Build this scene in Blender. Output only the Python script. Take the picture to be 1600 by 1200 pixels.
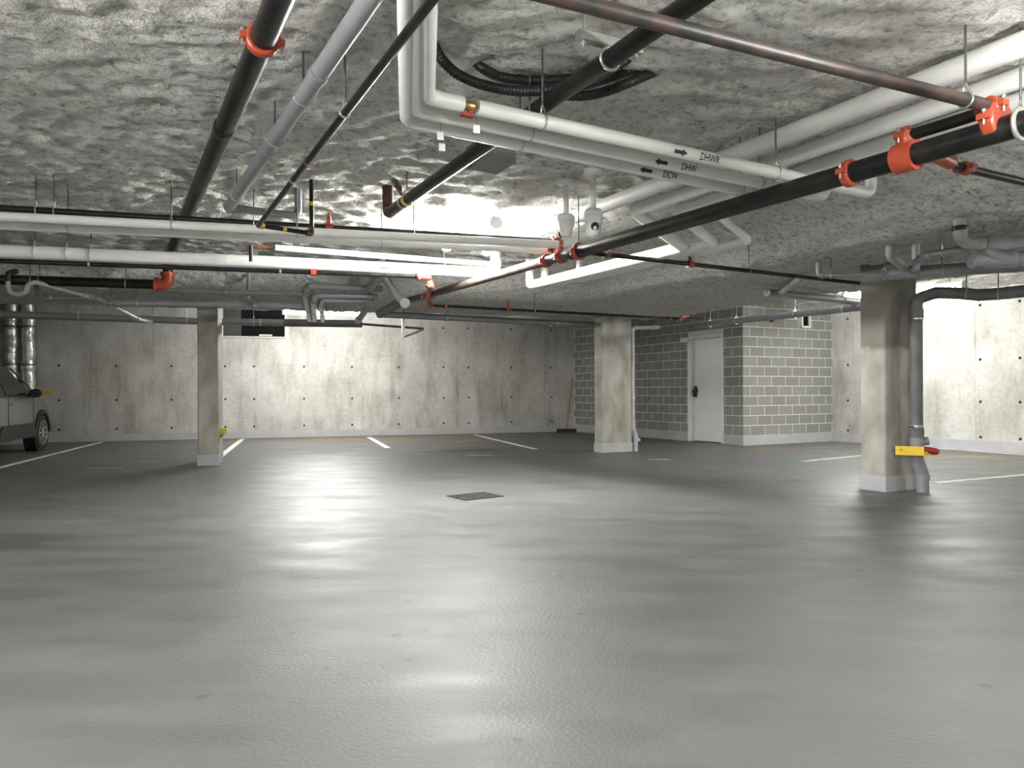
import bpy, bmesh, math, random
from mathutils import Vector, Matrix, noise
random.seed(7)
S = bpy.context.scene
for o in list(bpy.data.objects): bpy.data.objects.remove(o)
COL = S.collection

# ------------------------------------------------------------------ camera, world, exposure
F = 1158.0            # focal length in pixels of the 1600x1200 frame
EYE = 1.10            # lens height above the garage floor
HZ = 612.4            # horizon row
ROLL = 0.0047
cam_d = bpy.data.cameras.new('camera'); cam = bpy.data.objects.new('camera', cam_d); COL.objects.link(cam)
cam_d.sensor_width = 36.0; cam_d.lens = F / 1600 * 36.0; cam_d.shift_y = (HZ - 600) / 1600
cam_d.clip_start = 0.05; cam_d.clip_end = 200
cam.matrix_world = Matrix.Translation((0, 0, EYE)) @ Matrix.Rotation(math.pi/2, 4, 'X') @ Matrix.Rotation(-ROLL, 4, 'Z')
S.camera = cam
wd = bpy.data.worlds.new('world'); S.world = wd; wd.use_nodes = True
wd.node_tree.nodes['Background'].inputs[0].default_value = (0.8, 0.85, 0.9, 1)
wd.node_tree.nodes['Background'].inputs[1].default_value = 0.02
S.view_settings.view_transform = 'Standard'; S.view_settings.look = 'None'
S.view_settings.gamma = 1.0; S.view_settings.use_curve_mapping = False
S.view_settings.exposure = 1.55
LAMP = 65.0           # strip lamp lens emission

# ------------------------------------------------------------------ plan of the garage
A = math.radians(27.5)                      # column grid, turned against the line of sight
G = Vector((-math.sin(A), math.cos(A), 0)); GX = Vector((math.cos(A), math.sin(A), 0))
B = math.radians(16.3)                      # back wall and stalls
Wv = Vector((-math.sin(B), math.cos(B), 0)); WX = Vector((math.cos(B), math.sin(B), 0))
UP = Vector((0, 0, 1))
WB = 19.2          # back wall distance along Wv
XR = 13.6          # right wall distance along GX
def ray(px, py):
    dx, dy = px - 800, py - HZ
    return (dx - ROLL*dy) / F, -(dy + ROLL*dx) / F
def at(px, py, c):                 # point at height c above the lens
    u, v = ray(px, py); D = c / v
    return Vector((u*D, D, EYE + c))
def fl(px, py):                    # point on the floor
    u, v = ray(px, py); D = -EYE / v
    return Vector((u*D, D, 0))
def dp(px, py, D):                 # point at depth D
    u, v = ray(px, py)
    return Vector((u*D, D, EYE + v*D))
def onwall(px, py, n, d):          # point on the vertical plane n.p = d
    u, v = ray(px, py); D = d / (n.x*u + n.y)
    return Vector((u*D, D, EYE + v*D))
def proj(p):
    x = p.x / p.y * F; y = -(p.z - EYE) / p.y * F
    return 800 + x + ROLL*y, HZ + y - ROLL*x
def grid(X, Y, z=0): v = GX*X + G*Y; return Vector((v.x, v.y, z))
def sst(a, b, x):
    t = min(1, max(0, (x-a)/(b-a))); return t*t*(3-2*t)

ZH, ZL, ZB, ZR = EYE+1.72, EYE+1.38, EYE+2.15, EYE+1.82     # slab heights: aisle, dropped band, stalls at back, stalls at right
def ceil_base(x, y):
    X = GX.x*x + GX.y*y; W = Wv.x*x + Wv.y*y
    b1 = sst(5.2, 6.25, X) * (1 - sst(9.00, 9.08, X))
    b2 = sst(9.7, 10.8, W) * (1 - sst(9.00, 9.08, X))
    back = sst(12.95, 13.03, W)
    right = sst(9.00, 9.08, X)
    low = max(b1, b2)
    z = ZH + (ZL - ZH)*low
    z = z + (ZR - z)*right
    zb = ZB if X < 11.0 else ZR
    return z + (zb - z)*back*(1 - right)
def ceil_z(x, y):
    n = noise.fractal(Vector((x*1.1, y*1.1, 3.1)), 1.0, 2.0, 2)*0.022
    t = noise.fractal(Vector((x*6.0, y*6.0, 0.0)), .7, 2.1, 4)
    return ceil_base(x, y) + n + t*0.031

# ------------------------------------------------------------------ materials
def new_mat(name):
    m = bpy.data.materials.new(name); m.use_nodes = True
    return m, m.node_tree.nodes, m.node_tree.links, m.node_tree.nodes['Principled BSDF']
def setp(b, **k):
    for n, v in k.items(): b.inputs[n.replace('_', ' ')].default_value = v
def noisemat(name, c1, c2, scale=6, detail=6, rough=0.5, metal=0.0, bump=0.0, bscale=None, lo=.35, hi=.65, spec=0.5, stretch=None, rvar=0.0, coord='Object', rand=0.0):
    m, N, L, b = new_mat(name)
    tc = N.new('ShaderNodeTexCoord'); src = tc.outputs[coord]
    if stretch:
        mp = N.new('ShaderNodeMapping'); mp.inputs['Scale'].default_value = stretch
        L.new(src, mp.inputs[0]); src = mp.outputs[0]
    nz = N.new('ShaderNodeTexNoise'); nz.inputs['Scale'].default_value = scale; nz.inputs['Detail'].default_value = detail
    L.new(src, nz.inputs['Vector'])
    cr = N.new('ShaderNodeValToRGB'); e = cr.color_ramp.elements
    e[0].position = lo; e[0].color = (*c1, 1); e[1].position = hi; e[1].color = (*c2, 1)
    L.new(nz.outputs[0], cr.inputs[0]); out = cr.outputs[0]
    if rand:
        oi = N.new('ShaderNodeObjectInfo'); mr = N.new('ShaderNodeMapRange')
        mr.inputs[3].default_value = 1-rand; mr.inputs[4].default_value = 1+rand
        L.new(oi.outputs['Random'], mr.inputs[0])
        mx = N.new('ShaderNodeVectorMath'); mx.operation = 'SCALE'
        L.new(out, mx.inputs[0]); L.new(mr.outputs[0], mx.inputs['Scale']); out = mx.outputs[0]
    L.new(out, b.inputs['Base Color'])
    setp(b, Roughness=rough, Metallic=metal); b.inputs['Specular IOR Level'].default_value = spec
    if rvar:
        mr = N.new('ShaderNodeMapRange'); mr.inputs[3].default_value = rough-rvar; mr.inputs[4].default_value = rough+rvar
        L.new(nz.outputs[0], mr.inputs[0]); L.new(mr.outputs[0], b.inputs['Roughness'])
    if bump:
        n2 = N.new('ShaderNodeTexNoise'); n2.inputs['Scale'].default_value = bscale or scale*4; n2.inputs['Detail'].default_value = 5
        L.new(tc.outputs[coord], n2.inputs['Vector'])
        bp = N.new('ShaderNodeBump'); bp.inputs['Strength'].default_value = bump; bp.inputs['Distance'].default_value = 0.02
        L.new(n2.outputs[0], bp.inputs['Height']); L.new(bp.outputs[0], b.inputs['Normal'])
    return m
M = {}
M['white'] = noisemat('white_pipe_jacket', (.74,.74,.71), (.80,.80,.77), 5, 3, .42, bump=.05, bscale=30)
M['pvc'] = noisemat('grey_pvc', (.205,.205,.22), (.24,.24,.255), 4, 3, .30, lo=.3, hi=.7)
M['lpvc'] = noisemat('light_grey_pvc', (.36,.36,.37), (.42,.42,.43), 4, 3, .4)
M['dpvc'] = noisemat('dark_wrapped_pipe', (.085,.087,.085), (.12,.122,.118), 6, 4, .6, bump=.3, bscale=14)
M['steel'] = noisemat('black_steel', (.006,.006,.006), (.016,.015,.013), 7, 6, .36, bump=.05, bscale=60, rvar=.12, spec=.3)
M['rsteel'] = noisemat('rusty_steel', (.035,.033,.031), (.12,.066,.045), 9, 8, .42, lo=.42, hi=.72, stretch=(1,1,1), rvar=.1)
M['rust'] = noisemat('rust', (.055,.022,.013), (.12,.045,.025), 14, 8, .65)
M['red'] = noisemat('red_enamel', (.36,.055,.026), (.45,.075,.036), 10, 4, .38)
M['dred'] = noisemat('dull_red_enamel', (.24,.030,.016), (.34,.046,.022), 10, 4, .45)
M['galv'] = noisemat('galvanised_steel', (.42,.43,.41), (.60,.60,.57), 20, 5, .38, metal=.8)
M['rod'] = noisemat('threaded_rod', (.10,.10,.095), (.17,.17,.16), 40, 3, .45, metal=.6)
M['brass'] = noisemat('brass', (.42,.27,.09), (.58,.40,.16), 20, 4, .35, metal=.9)
M['copper'] = noisemat('copper', (.42,.15,.08), (.55,.22,.12), 20, 4, .4, metal=.8)
M['yellow'] = noisemat('yellow_paint', (.62,.42,.015), (.72,.50,.03), 8, 4, .45)
M['crimson'] = noisemat('crimson_plastic', (.28,.010,.025), (.36,.018,.04), 10, 4, .5)
M['black'] = noisemat('black_plastic', (.012,.012,.012), (.02,.02,.02), 12, 3, .45)
M['ink'] = noisemat('black_ink', (.03,.03,.03), (.05,.05,.05), 30, 3, .7)
M['camwhite'] = noisemat('white_plastic', (.72,.72,.70), (.78,.78,.76), 8, 2, .35)
M['boxgrey'] = noisemat('grey_box_paint', (.20,.205,.205), (.24,.245,.245), 5, 3, .5)
M['foil'] = noisemat('crumpled_foil', (.70,.70,.68), (.88,.88,.86), 8, 6, .3, metal=.75, bump=1.0, bscale=9)
M['line'] = noisemat('white_road_paint', (.50,.50,.46), (.74,.74,.70), 9, 8, .5, lo=.3, hi=.5)
M['wornline'] = noisemat('worn_white_road_paint', (.30,.30,.29), (.52,.52,.49), 12, 8, .5, lo=.40, hi=.62)
M['grate'] = noisemat('cast_iron', (.025,.025,.024), (.05,.05,.048), 20, 5, .75, spec=.25)
M['base'] = noisemat('grey_membrane_paint', (.345,.35,.36), (.40,.405,.415), 3, 5, .55, bump=.1, bscale=40)
M['block'] = noisemat('concrete_block', (.20,.20,.182), (.25,.25,.23), 45, 6, .85, bump=.35, bscale=90, rand=.08)
M['mortar'] = noisemat('mortar', (.56,.55,.51), (.66,.65,.61), 25, 5, .9, bump=.2, bscale=80)
M['door'] = noisemat('white_door_paint', (.66,.66,.65), (.71,.71,.70), 2, 3, .4)
M['hole'] = noisemat('tie_hole_shadow', (.010,.010,.010), (.016,.016,.015), 10, 2, .9)
M['louvre'] = noisemat('dark_louvre', (.004,.004,.004), (.008,.008,.008), 8, 3, .8, spec=.1)
M['lpanel'] = noisemat('dark_grey_panel', (.045,.046,.043), (.06,.061,.058), 5, 3, .7, spec=.2)
M['tyre'] = noisemat('tyre_rubber', (.012,.012,.012), (.022,.022,.022), 20, 4, .8)
M['cladding'] = noisemat('black_cladding', (.018,.018,.018), (.028,.028,.028), 30, 3, .6)
M['rim'] = noisemat('alloy', (.55,.55,.55), (.68,.68,.67), 9, 2, .28, metal=.9)
M['carpaint'] = noisemat('grey_car_paint', (.135,.145,.145), (.15,.16,.16), 2, 2, .3)
setp(M['carpaint'].node_tree.nodes['Principled BSDF'], Coat_Weight=.6, Coat_Roughness=.08)
M['glass'] = noisemat('dark_car_glass', (.012,.014,.014), (.016,.018,.018), 2, 2, .05, spec=.6)
M['redlens'] = noisemat('red_lens', (.35,.01,.01), (.4,.015,.015), 5, 2, .2)
M['lens'] = noisemat('clear_lens', (.5,.5,.5), (.6,.6,.6), 5, 2, .1)
M['bristle'] = noisemat('broom_bristle', (.02,.02,.02), (.04,.04,.035), 60, 4, .9)
M['broomred'] = noisemat('red_broom_handle', (.30,.06,.04), (.36,.08,.05), 10, 3, .5)
M['corr'] = noisemat('black_corrugated_tube', (.010,.010,.010), (.018,.018,.018), 12, 3, .42)
def emis(name, col, st):
    m, N, L, b = new_mat(name); b.inputs['Base Color'].default_value = (.8,.8,.8,1)
    b.inputs['Emission Color'].default_value = (*col, 1); b.inputs['Emission Strength'].default_value = st
    return m
M['lamp'] = emis('lamp_lens', (1.0, .99, .96), LAMP)
M['lamp2'] = emis('twin_tube_lamp_lens', (1.0, .99, .96), LAMP*2.7)
M['lamp4'] = emis('dim_lamp_lens', (1.0, .99, .96), LAMP*.8)
M['lamp3'] = emis('wall_side_lamp_lens', (1.0, .99, .96), LAMP*1.6)

def concrete_wall():
    m, N, L, b = new_mat('board_formed_concrete')
    tc = N.new('ShaderNodeTexCoord')
    def nz(scale, st, det=7, rough=.6):
        mp = N.new('ShaderNodeMapping'); mp.inputs['Scale'].default_value = st; L.new(tc.outputs['Object'], mp.inputs[0])
        n = N.new('ShaderNodeTexNoise'); n.inputs['Scale'].default_value = scale; n.inputs['Detail'].default_value = det
        n.inputs['Roughness'].default_value = rough; L.new(mp.outputs[0], n.inputs['Vector']); return n.outputs[0]
    big = nz(1.3, (1,1,1)); streak = nz(2.4, (1,1,.22), 9, .68); fine = nz(13, (1,1,1)); wob = nz(1.5, (1,1,1), 4)
    def ramp(src, p0, c0, p1, c1):
        r = N.new('ShaderNodeValToRGB'); e = r.color_ramp.elements
        e[0].position = p0; e[0].color = (*c0,1); e[1].position = p1; e[1].color = (*c1,1); L.new(src, r.inputs[0]); return r.outputs[0]
    def mul(a, c, f=1.0):
        x = N.new('ShaderNodeMix'); x.data_type = 'RGBA'; x.blend_type = 'MULTIPLY'; x.inputs[0].default_value = f
        L.new(a, x.inputs[6]); L.new(c, x.inputs[7]); return x.outputs[2]
    col = ramp(big, .30, (.36,.35,.315), .68, (.54,.535,.505))
    col = mul(col, ramp(streak, .34, (.62,.61,.56), .52, (1,1,1)), .85)
    col = mul(col, ramp(fine, .33, (.80,.80,.78), .55, (1,1,1)), .8)
    # form panel joints every 1.22 m with leaked grout along them
    sx = N.new('ShaderNodeSeparateXYZ'); L.new(tc.outputs['Object'], sx.inputs[0])
    def math_(op, a, bv=None, b2=None):
        n = N.new('ShaderNodeMath'); n.operation = op
        if hasattr(a, 'default_value') or hasattr(a, 'is_linked'): L.new(a, n.inputs[0])
        else: n.inputs[0].default_value = a
        if b2 is not None: L.new(b2, n.inputs[1])
        elif bv is not None: n.inputs[1].default_value = bv
        return n.outputs[0]
    w2 = math_('MULTIPLY', wob, .05); xs = math_('ADD', sx.outputs[0], None, w2)
    fr = math_('FRACT', math_('DIVIDE', xs, 1.22)); ds = math_('ABSOLUTE', math_('SUBTRACT', fr, .5))
    stn = math_('MULTIPLY', math_('SUBTRACT', streak, .42), .10)
    ds2 = math_('ADD', ds, None, stn)
    col = mul(col, ramp(ds2, .002, (.55,.54,.50), .016, (1,1,1)), .7)
    L.new(col, b.inputs['Base Color']); setp(b, Roughness=.78)
    bp = N.new('ShaderNodeBump'); bp.inputs['Strength'].default_value = .25; bp.inputs['Distance'].default_value = .01
    L.new(fine, bp.inputs['Height']); L.new(bp.outputs[0], b.inputs['Normal'])
    return m
M['concrete'] = concrete_wall()
def column_mat(name, damp):
    m = noisemat(name, (.215,.205,.172), (.40,.39,.345), 2.6, 10, .8, bump=.3, bscale=30, stretch=(1.3,1.3,.75), lo=.30, hi=.62)
    if damp:                                     # water-darkened upper part with a hard lower edge
        N, L = m.node_tree.nodes, m.node_tree.links; b = N['Principled BSDF']
        src = b.inputs['Base Color'].links[0].from_socket
        tc = N.new('ShaderNodeTexCoord'); sx = N.new('ShaderNodeSeparateXYZ'); L.new(tc.outputs['Object'], sx.inputs[0])
        nz = N.new('ShaderNodeTexNoise'); nz.inputs['Scale'].default_value = 4.0; nz.inputs['Detail'].default_value = 6; L.new(tc.outputs['Object'], nz.inputs['Vector'])
        ad = N.new('ShaderNodeMath'); ad.operation = 'MULTIPLY_ADD'; ad.inputs[1].default_value = .22; L.new(nz.outputs[0], ad.inputs[0]); L.new(sx.outputs[2], ad.inputs[2])
        mr = N.new('ShaderNodeMapRange'); mr.inputs[1].default_value = 1.62; mr.inputs[2].default_value = 1.68; mr.inputs[4].default_value = .75; L.new(ad.outputs[0], mr.inputs[0])
        mx = N.new('ShaderNodeMix'); mx.data_type = 'RGBA'; mx.inputs[7].default_value = (.115,.108,.085,1)
        L.new(mr.outputs[0], mx.inputs[0]); L.new(src, mx.inputs[6]); L.new(mx.outputs[2], b.inputs['Base Color'])
    return m
M['column'] = column_mat('column_concrete', False)
M['columnd'] = column_mat('damp_column_concrete', True)

def insulation():
    m, N, L, b = new_mat('sprayed_insulation')
    tc = N.new('ShaderNodeTexCoord')
    def nz(scale, det=6, rough=.6):
        n = N.new('ShaderNodeTexNoise'); n.inputs['Scale'].default_value = scale; n.inputs['Detail'].default_value = det
        n.inputs['Roughness'].default_value = rough; L.new(tc.outputs['Object'], n.inputs['Vector']); return n.outputs[0]
    def ramp(src, p0, c0, p1, c1):
        r = N.new('ShaderNodeValToRGB'); e = r.color_ramp.elements
        e[0].position = p0; e[0].color = (*c0,1); e[1].position = p1; e[1].color = (*c1,1); L.new(src, r.inputs[0]); return r.outputs[0]
    def mul(a, c, f=1.0):
        x = N.new('ShaderNodeMix'); x.data_type = 'RGBA'; x.blend_type = 'MULTIPLY'; x.inputs[0].default_value = f
        L.new(a, x.inputs[6]); L.new(c, x.inputs[7]); return x.outputs[2]
    big = nz(1.6, 4); clump = nz(17, 6, .62); pit = nz(9, 5, .7); f = nz(55, 4, .6)
    col = ramp(big, .35, (.78,.775,.72), .65, (.88,.877,.83))          # lighter and darker batches of fibre
    col = mul(col, ramp(clump, .34, (.56,.545,.49), .50, (1,1,1)), .9)  # shade between the clumps painted into the colour
    col = mul(col, ramp(pit, .28, (.46,.445,.39), .38, (1,1,1)), .9)  # deeper pits: their shade is put into the colour too
    L.new(col, b.inputs['Base Color']); setp(b, Roughness=.95); b.inputs['Specular IOR Level'].default_value = .12
    b0 = N.new('ShaderNodeBump'); b0.inputs['Strength'].default_value = .7; b0.inputs['Distance'].default_value = .05; L.new(pit, b0.inputs['Height'])
    b1 = N.new('ShaderNodeBump'); b1.inputs['Strength'].default_value = 1.0; b1.inputs['Distance'].default_value = .07; L.new(clump, b1.inputs['Height'])
    b2 = N.new('ShaderNodeBump'); b2.inputs['Strength'].default_value = .7; b2.inputs['Distance'].default_value = .012; L.new(f, b2.inputs['Height'])
    L.new(b0.outputs[0], b1.inputs['Normal']); L.new(b1.outputs[0], b2.inputs['Normal']); L.new(b2.outputs[0], b.inputs['Normal'])
    return m
M['insul'] = insulation()

def floor_mat():
    m, N, L, b = new_mat('coated_concrete_floor')
    tc = N.new('ShaderNodeTexCoord')
    def nz(scale, st=(1,1,1), det=6, rough=.55):
        mp = N.new('ShaderNodeMapping'); mp.inputs['Scale'].default_value = st; mp.inputs['Rotation'].default_value = (0,0,.3)
        L.new(tc.outputs['Object'], mp.inputs[0])
        n = N.new('ShaderNodeTexNoise'); n.inputs['Scale'].default_value = scale; n.inputs['Detail'].default_value = det
        n.inputs['Roughness'].default_value = rough; L.new(mp.outputs[0], n.inputs['Vector']); return n.outputs[0]
    def ramp(src, p0, c0, p1, c1):
        r = N.new('ShaderNodeValToRGB'); e = r.color_ramp.elements
        e[0].position = p0; e[0].color = (*c0,1); e[1].position = p1; e[1].color = (*c1,1); L.new(src, r.inputs[0]); return r.outputs[0]
    def mix(mode, a, c, f):
        x = N.new('ShaderNodeMix'); x.data_type = 'RGBA'; x.blend_type = mode
        if isinstance(f, float): x.inputs[0].default_value = f
        else: L.new(f, x.inputs[0])
        L.new(a, x.inputs[6])
        if isinstance(c, tuple): x.inputs[7].default_value = (*c,1)
        else: L.new(c, x.inputs[7])
        return x.outputs[2]
    big = nz(.35); mid = nz(1.6, (1,2.2,1)); fine = nz(60, det=3); sc = nz(3.5, (.5,3,1), 8, .7); spec = nz(11, det=0)
    col = ramp(big, .35, (.102,.104,.103), .65, (.130,.132,.130))
    col = mix('MULTIPLY', col, ramp(mid, .35, (.82,.81,.78), .6, (1,1,1)), .7)
    col = mix('MULTIPLY', col, ramp(sc, .30, (.80,.80,.80), .55, (1,1,1)), .45)
    col = mix('MULTIPLY', col, ramp(spec, .17, (.45,.45,.44), .20, (1,1,1)), .6)
    # spots of rust and oil, each with its own place on the floor
    def blob(p, rx, ry, rot, colr, amt, scale=2.5):
        nonlocal col
        mp = N.new('ShaderNodeMapping'); mp.vector_type = 'TEXTURE'
        mp.inputs['Location'].default_value = (p.x, p.y, 0); mp.inputs['Rotation'].default_value = (0,0,rot); mp.inputs['Scale'].default_value = (rx, ry, 1)
        L.new(tc.outputs['Object'], mp.inputs[0])
        ln = N.new('ShaderNodeVectorMath'); ln.operation = 'LENGTH'; L.new(mp.outputs[0], ln.inputs[0])
        n = nz(scale, (1,2.0,1), 7, .7)
        ad = N.new('ShaderNodeMath'); ad.operation = 'MULTIPLY_ADD'; ad.inputs[1].default_value = 2.4; ad.inputs[2].default_value = -1.2
        L.new(n, ad.inputs[0]); s = N.new('ShaderNodeMath'); s.operation = 'ADD'; L.new(ln.outputs['Value'], s.inputs[0]); L.new(ad.outputs[0], s.inputs[1])
        mr = N.new('ShaderNodeMapRange'); mr.inputs[1].default_value = 1.05; mr.inputs[2].default_value = .35; mr.inputs[3].default_value = 0; mr.inputs[4].default_value = amt
        L.new(s.outputs[0], mr.inputs[0]); col = mix('MIX', col, colr, mr.outputs[0])
    rustc = (.215,.130,.060); oil = (.045,.044,.040)
    blob(fl(515,686), 2.6, .5, B, rustc, .8); blob(fl(660,684), 1.9, .45, B, rustc, .85); blob(fl(735,689), 1.0, .45, B, rustc, .85)
    blob(fl(735,704), 1.1, .35, B, (.060,.042,.018), .95); blob(fl(1240,700), 2.2, .3, 0.2, rustc, .7); blob(fl(1120,704), 1.6, .2, .2, rustc, .4)
    blob(fl(1530,714), 1.5, .4, 0, (.21,.165,.085), .6)
    blob(fl(490,779), .75, .22, .25, oil, .6, 6); blob(fl(1236,751), .28, .13, .2, oil, .8, 7); blob(fl(45,845), .5, .4, .1, oil, .45, 5)
    blob(fl(325,806), .35, .08, .1, oil, .5, 6); blob(fl(60,790), 1.6, .7, .1, (.10,.098,.075), .5)
    L.new(col, b.inputs['Base Color'])
    mr = N.new('ShaderNodeMapRange'); mr.inputs[1].default_value = .3; mr.inputs[2].default_value = .7; mr.inputs[3].default_value = .38; mr.inputs[4].default_value = .58
    L.new(mid, mr.inputs[0]); L.new(mr.outputs[0], b.inputs['Roughness']); b.inputs['Specular IOR Level'].default_value = .36
    bp = N.new('ShaderNodeBump'); bp.inputs['Strength'].default_value = .35; bp.inputs['Distance'].default_value = .008; L.new(fine, bp.inputs['Height'])
    bp2 = N.new('ShaderNodeBump'); bp2.inputs['Strength'].default_value = .12; bp2.inputs['Distance'].default_value = .03; L.new(mid, bp2.inputs['Height'])
    L.new(bp2.outputs[0], bp.inputs['Normal']); L.new(bp.outputs[0], b.inputs['Normal'])
    return m
M['floor'] = floor_mat()

# ------------------------------------------------------------------ mesh builder
def frame(d):
    d = d.normalized(); a = UP if abs(d.z) < .9 else Vector((1,0,0))
    x = d.cross(a).normalized(); return x, x.cross(d).normalized()
def fillet(pts, r, n=6):
    if r <= 0 or len(pts) < 3: return pts
    out = [pts[0]]
    for i in range(1, len(pts)-1):
        p, a, c = pts[i], pts[i-1], pts[i+1]
        da, dc = (a-p), (c-p); la, lc = da.length, dc.length
        if la < 1e-5 or lc < 1e-5: continue
        da /= la; dc /= lc; ang = da.angle(dc, math.pi)
        if ang > math.pi - .03: out.append(p); continue
        t = min(r/math.tan(ang/2), la*.48, lc*.48)
        for k in range(n+1):
            s = k/n; q = (p+da*t)*(1-s)**2 + p*2*s*(1-s) + (p+dc*t)*s*s
            out.append(q)
    out.append(pts[-1]); return out
class MB:
    def __init__(s): s.v = []; s.f = []
    def tube(s, pts, r, seg=14, caps=True):
        rs = r if isinstance(r, (list, tuple)) else [r]*len(pts)
        n = len(pts); x = None; base = len(s.v)
        for i in range(n):
            d = (pts[min(i+1,n-1)] - pts[max(i-1,0)])
            if d.length < 1e-9: d = Vector((0,0,1))
            d.normalize()
            if x is None: x, y = frame(d)
            else:
                x = (x - d*x.dot(d)); x.normalize(); y = x.cross(d).normalized()
            for k in range(seg):
                a = 2*math.pi*k/seg; s.v.append(pts[i] + (x*math.cos(a) + y*math.sin(a))*rs[i])
        for i in range(n-1):
            for k in range(seg):
                a, b_ = base+i*seg+k, base+i*seg+(k+1)%seg
                s.f.append((a, a+seg, b_+seg, b_))
        if caps:
            s.f.append(tuple(base+k for k in range(seg))); s.f.append(tuple(base+(n-1)*seg+k for k in reversed(range(seg))))
        return s
    def lathe(s, o, d, prof, seg=20):       # prof: (along, radius)
        d = d.normalized(); pts = [o + d*a for a, r in prof]
        x, y = frame(d); base = len(s.v)
        for (a, r) in prof:
            for k in range(seg):
                t = 2*math.pi*k/seg; s.v.append(o + d*a + (x*math.cos(t)+y*math.sin(t))*r)
        for i in range(len(prof)-1):
            for k in range(seg):
                a, b_ = base+i*seg+k, base+i*seg+(k+1)%seg
                s.f.append((a, a+seg, b_+seg, b_))
        s.f.append(tuple(base+k for k in range(seg))); s.f.append(tuple(base+(len(prof)-1)*seg+k for k in reversed(range(seg))))
        return s
    def torus(s, c, n, R, r, seg=20, sg=8):
        x, y = frame(n); n = n.normalized(); base = len(s.v)
        for i in range(seg):
            a = 2*math.pi*i/seg; d = x*math.cos(a)+y*math.sin(a)
            for k in range(sg):
                t = 2*math.pi*k/sg; s.v.append(c + d*(R+r*math.cos(t)) + n*r*math.sin(t))
        for i in range(seg):
            for k in range(sg):
                s.f.append((base+i*sg+k, base+((i+1)%seg)*sg+k, base+((i+1)%seg)*sg+(k+1)%sg, base+i*sg+(k+1)%sg))
        return s
    def box(s, c, ax, h):
        a, b_, d = [Vector(t) for t in ax]; base = len(s.v)
        for i in (-1,1):
            for j in (-1,1):
                for k in (-1,1): s.v.append(c + a*h[0]*i + b_*h[1]*j + d*h[2]*k)
        for q in ((0,1,3,2),(4,6,7,5),(0,4,5,1),(2,3,7,6),(0,2,6,4),(1,5,7,3)): s.f.append(tuple(base+t for t in q))
        return s
    def prism(s, poly, d):                  # polygon (list of points) pushed along d
        base = len(s.v); n = len(poly); s.v += list(poly) + [p+d for p in poly]
        s.f.append(tuple(base+i for i in reversed(range(n)))); s.f.append(tuple(base+n+i for i in range(n)))
        for i in range(n): s.f.append((base+i, base+(i+1)%n, base+n+(i+1)%n, base+n+i))
        return s
    def raw(s, v, f):
        base = len(s.v); s.v += v; s.f += [tuple(base+i for i in q) for q in f]; return s
ORG = {}
def tag(o, label=None, cat=None, group=None, kind=None):
    if label: o['label'] = label
    if cat: o['category'] = cat
    if group: o['group'] = group
    if kind: o['kind'] = kind
    return o
def build(mb, name, mat, parent=None, label=None, cat=None, group=None, kind=None, origin=None, smooth=35, fixn=True):
    if origin is None:
        xs = [v.x for v in mb.v]; ys = [v.y for v in mb.v]; zs = [v.z for v in mb.v]
        origin = Vector(((min(xs)+max(xs))/2, (min(ys)+max(ys))/2, min(zs)))
    me = bpy.data.meshes.new(name); me.from_pydata([tuple(v-origin) for v in mb.v], [], mb.f)
    if fixn:
        bm = bmesh.new(); bm.from_mesh(me); bmesh.ops.recalc_face_normals(bm, faces=bm.faces); bm.to_mesh(me); bm.free()
    me.materials.append(M[mat] if isinstance(mat, str) else mat)
    if smooth: me.shade_smooth(); me.set_sharp_from_angle(angle=math.radians(smooth))
    o = bpy.data.objects.new(name, me); COL.objects.link(o); ORG[o.name] = origin.copy()
    if parent is not None: o.parent = parent; o.location = origin - ORG[parent.name]
    else: o.location = origin
    return tag(o, label, cat, group, kind)
def empty(name, loc, label, cat, group=None, rot=0):
    o = bpy.data.objects.new(name, None); COL.objects.link(o); o.location = loc; o.empty_display_size = .2
    o.rotation_euler = (0,0,rot); ORG[o.name] = Vector(loc); return tag(o, label, cat, group)
def fbox(name, mat, o, ax, size, parent=None, **k):     # box with its own local frame: origin o, axes ax (unit), lo..hi sizes
    ax = [Vector(a) for a in ax]; (x0,x1),(y0,y1),(z0,z1) = size
    v = [(x,y,z) for x in (x0,x1) for y in (y0,y1) for z in (z0,z1)]
    f = [(0,1,3,2),(4,6,7,5),(0,4,5,1),(2,3,7,6),(0,2,6,4),(1,5,7,3)]
    me = bpy.data.meshes.new(name); me.from_pydata(v, [], f); me.materials.append(M[mat])
    bm = bmesh.new(); bm.from_mesh(me); bmesh.ops.recalc_face_normals(bm, faces=bm.faces); bm.to_mesh(me); bm.free()
    ob = bpy.data.objects.new(name, me); COL.objects.link(ob)
    rot = Matrix((ax[0], ax[1], ax[2])).transposed().to_4x4()
    ob.matrix_world = Matrix.Translation(o) @ rot; ORG[ob.name] = Vector(o)
    if parent is not None:
        ob.parent = parent; ob.matrix_parent_inverse = Matrix.Identity(4)
        ob.matrix_basis = parent.matrix_basis.inverted() @ (Matrix.Translation(o) @ rot)
    return tag(ob, k.get('label'), k.get('cat'), k.get('group'), k.get('kind'))

# ------------------------------------------------------------------ setting
# floor
v = [Vector((-17,-9,0)), Vector((20,-9,0)), Vector((20,24,0)), Vector((-17,24,0))]
build(MB().raw(v + [p - UP*.2 for p in v], [(0,1,2,3),(7,6,5,4),(0,4,5,1),(1,5,6,2),(2,6,7,3),(3,7,4,0)]), 'floor', 'floor', kind='structure', origin=Vector((0,0,0)), smooth=0)
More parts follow.
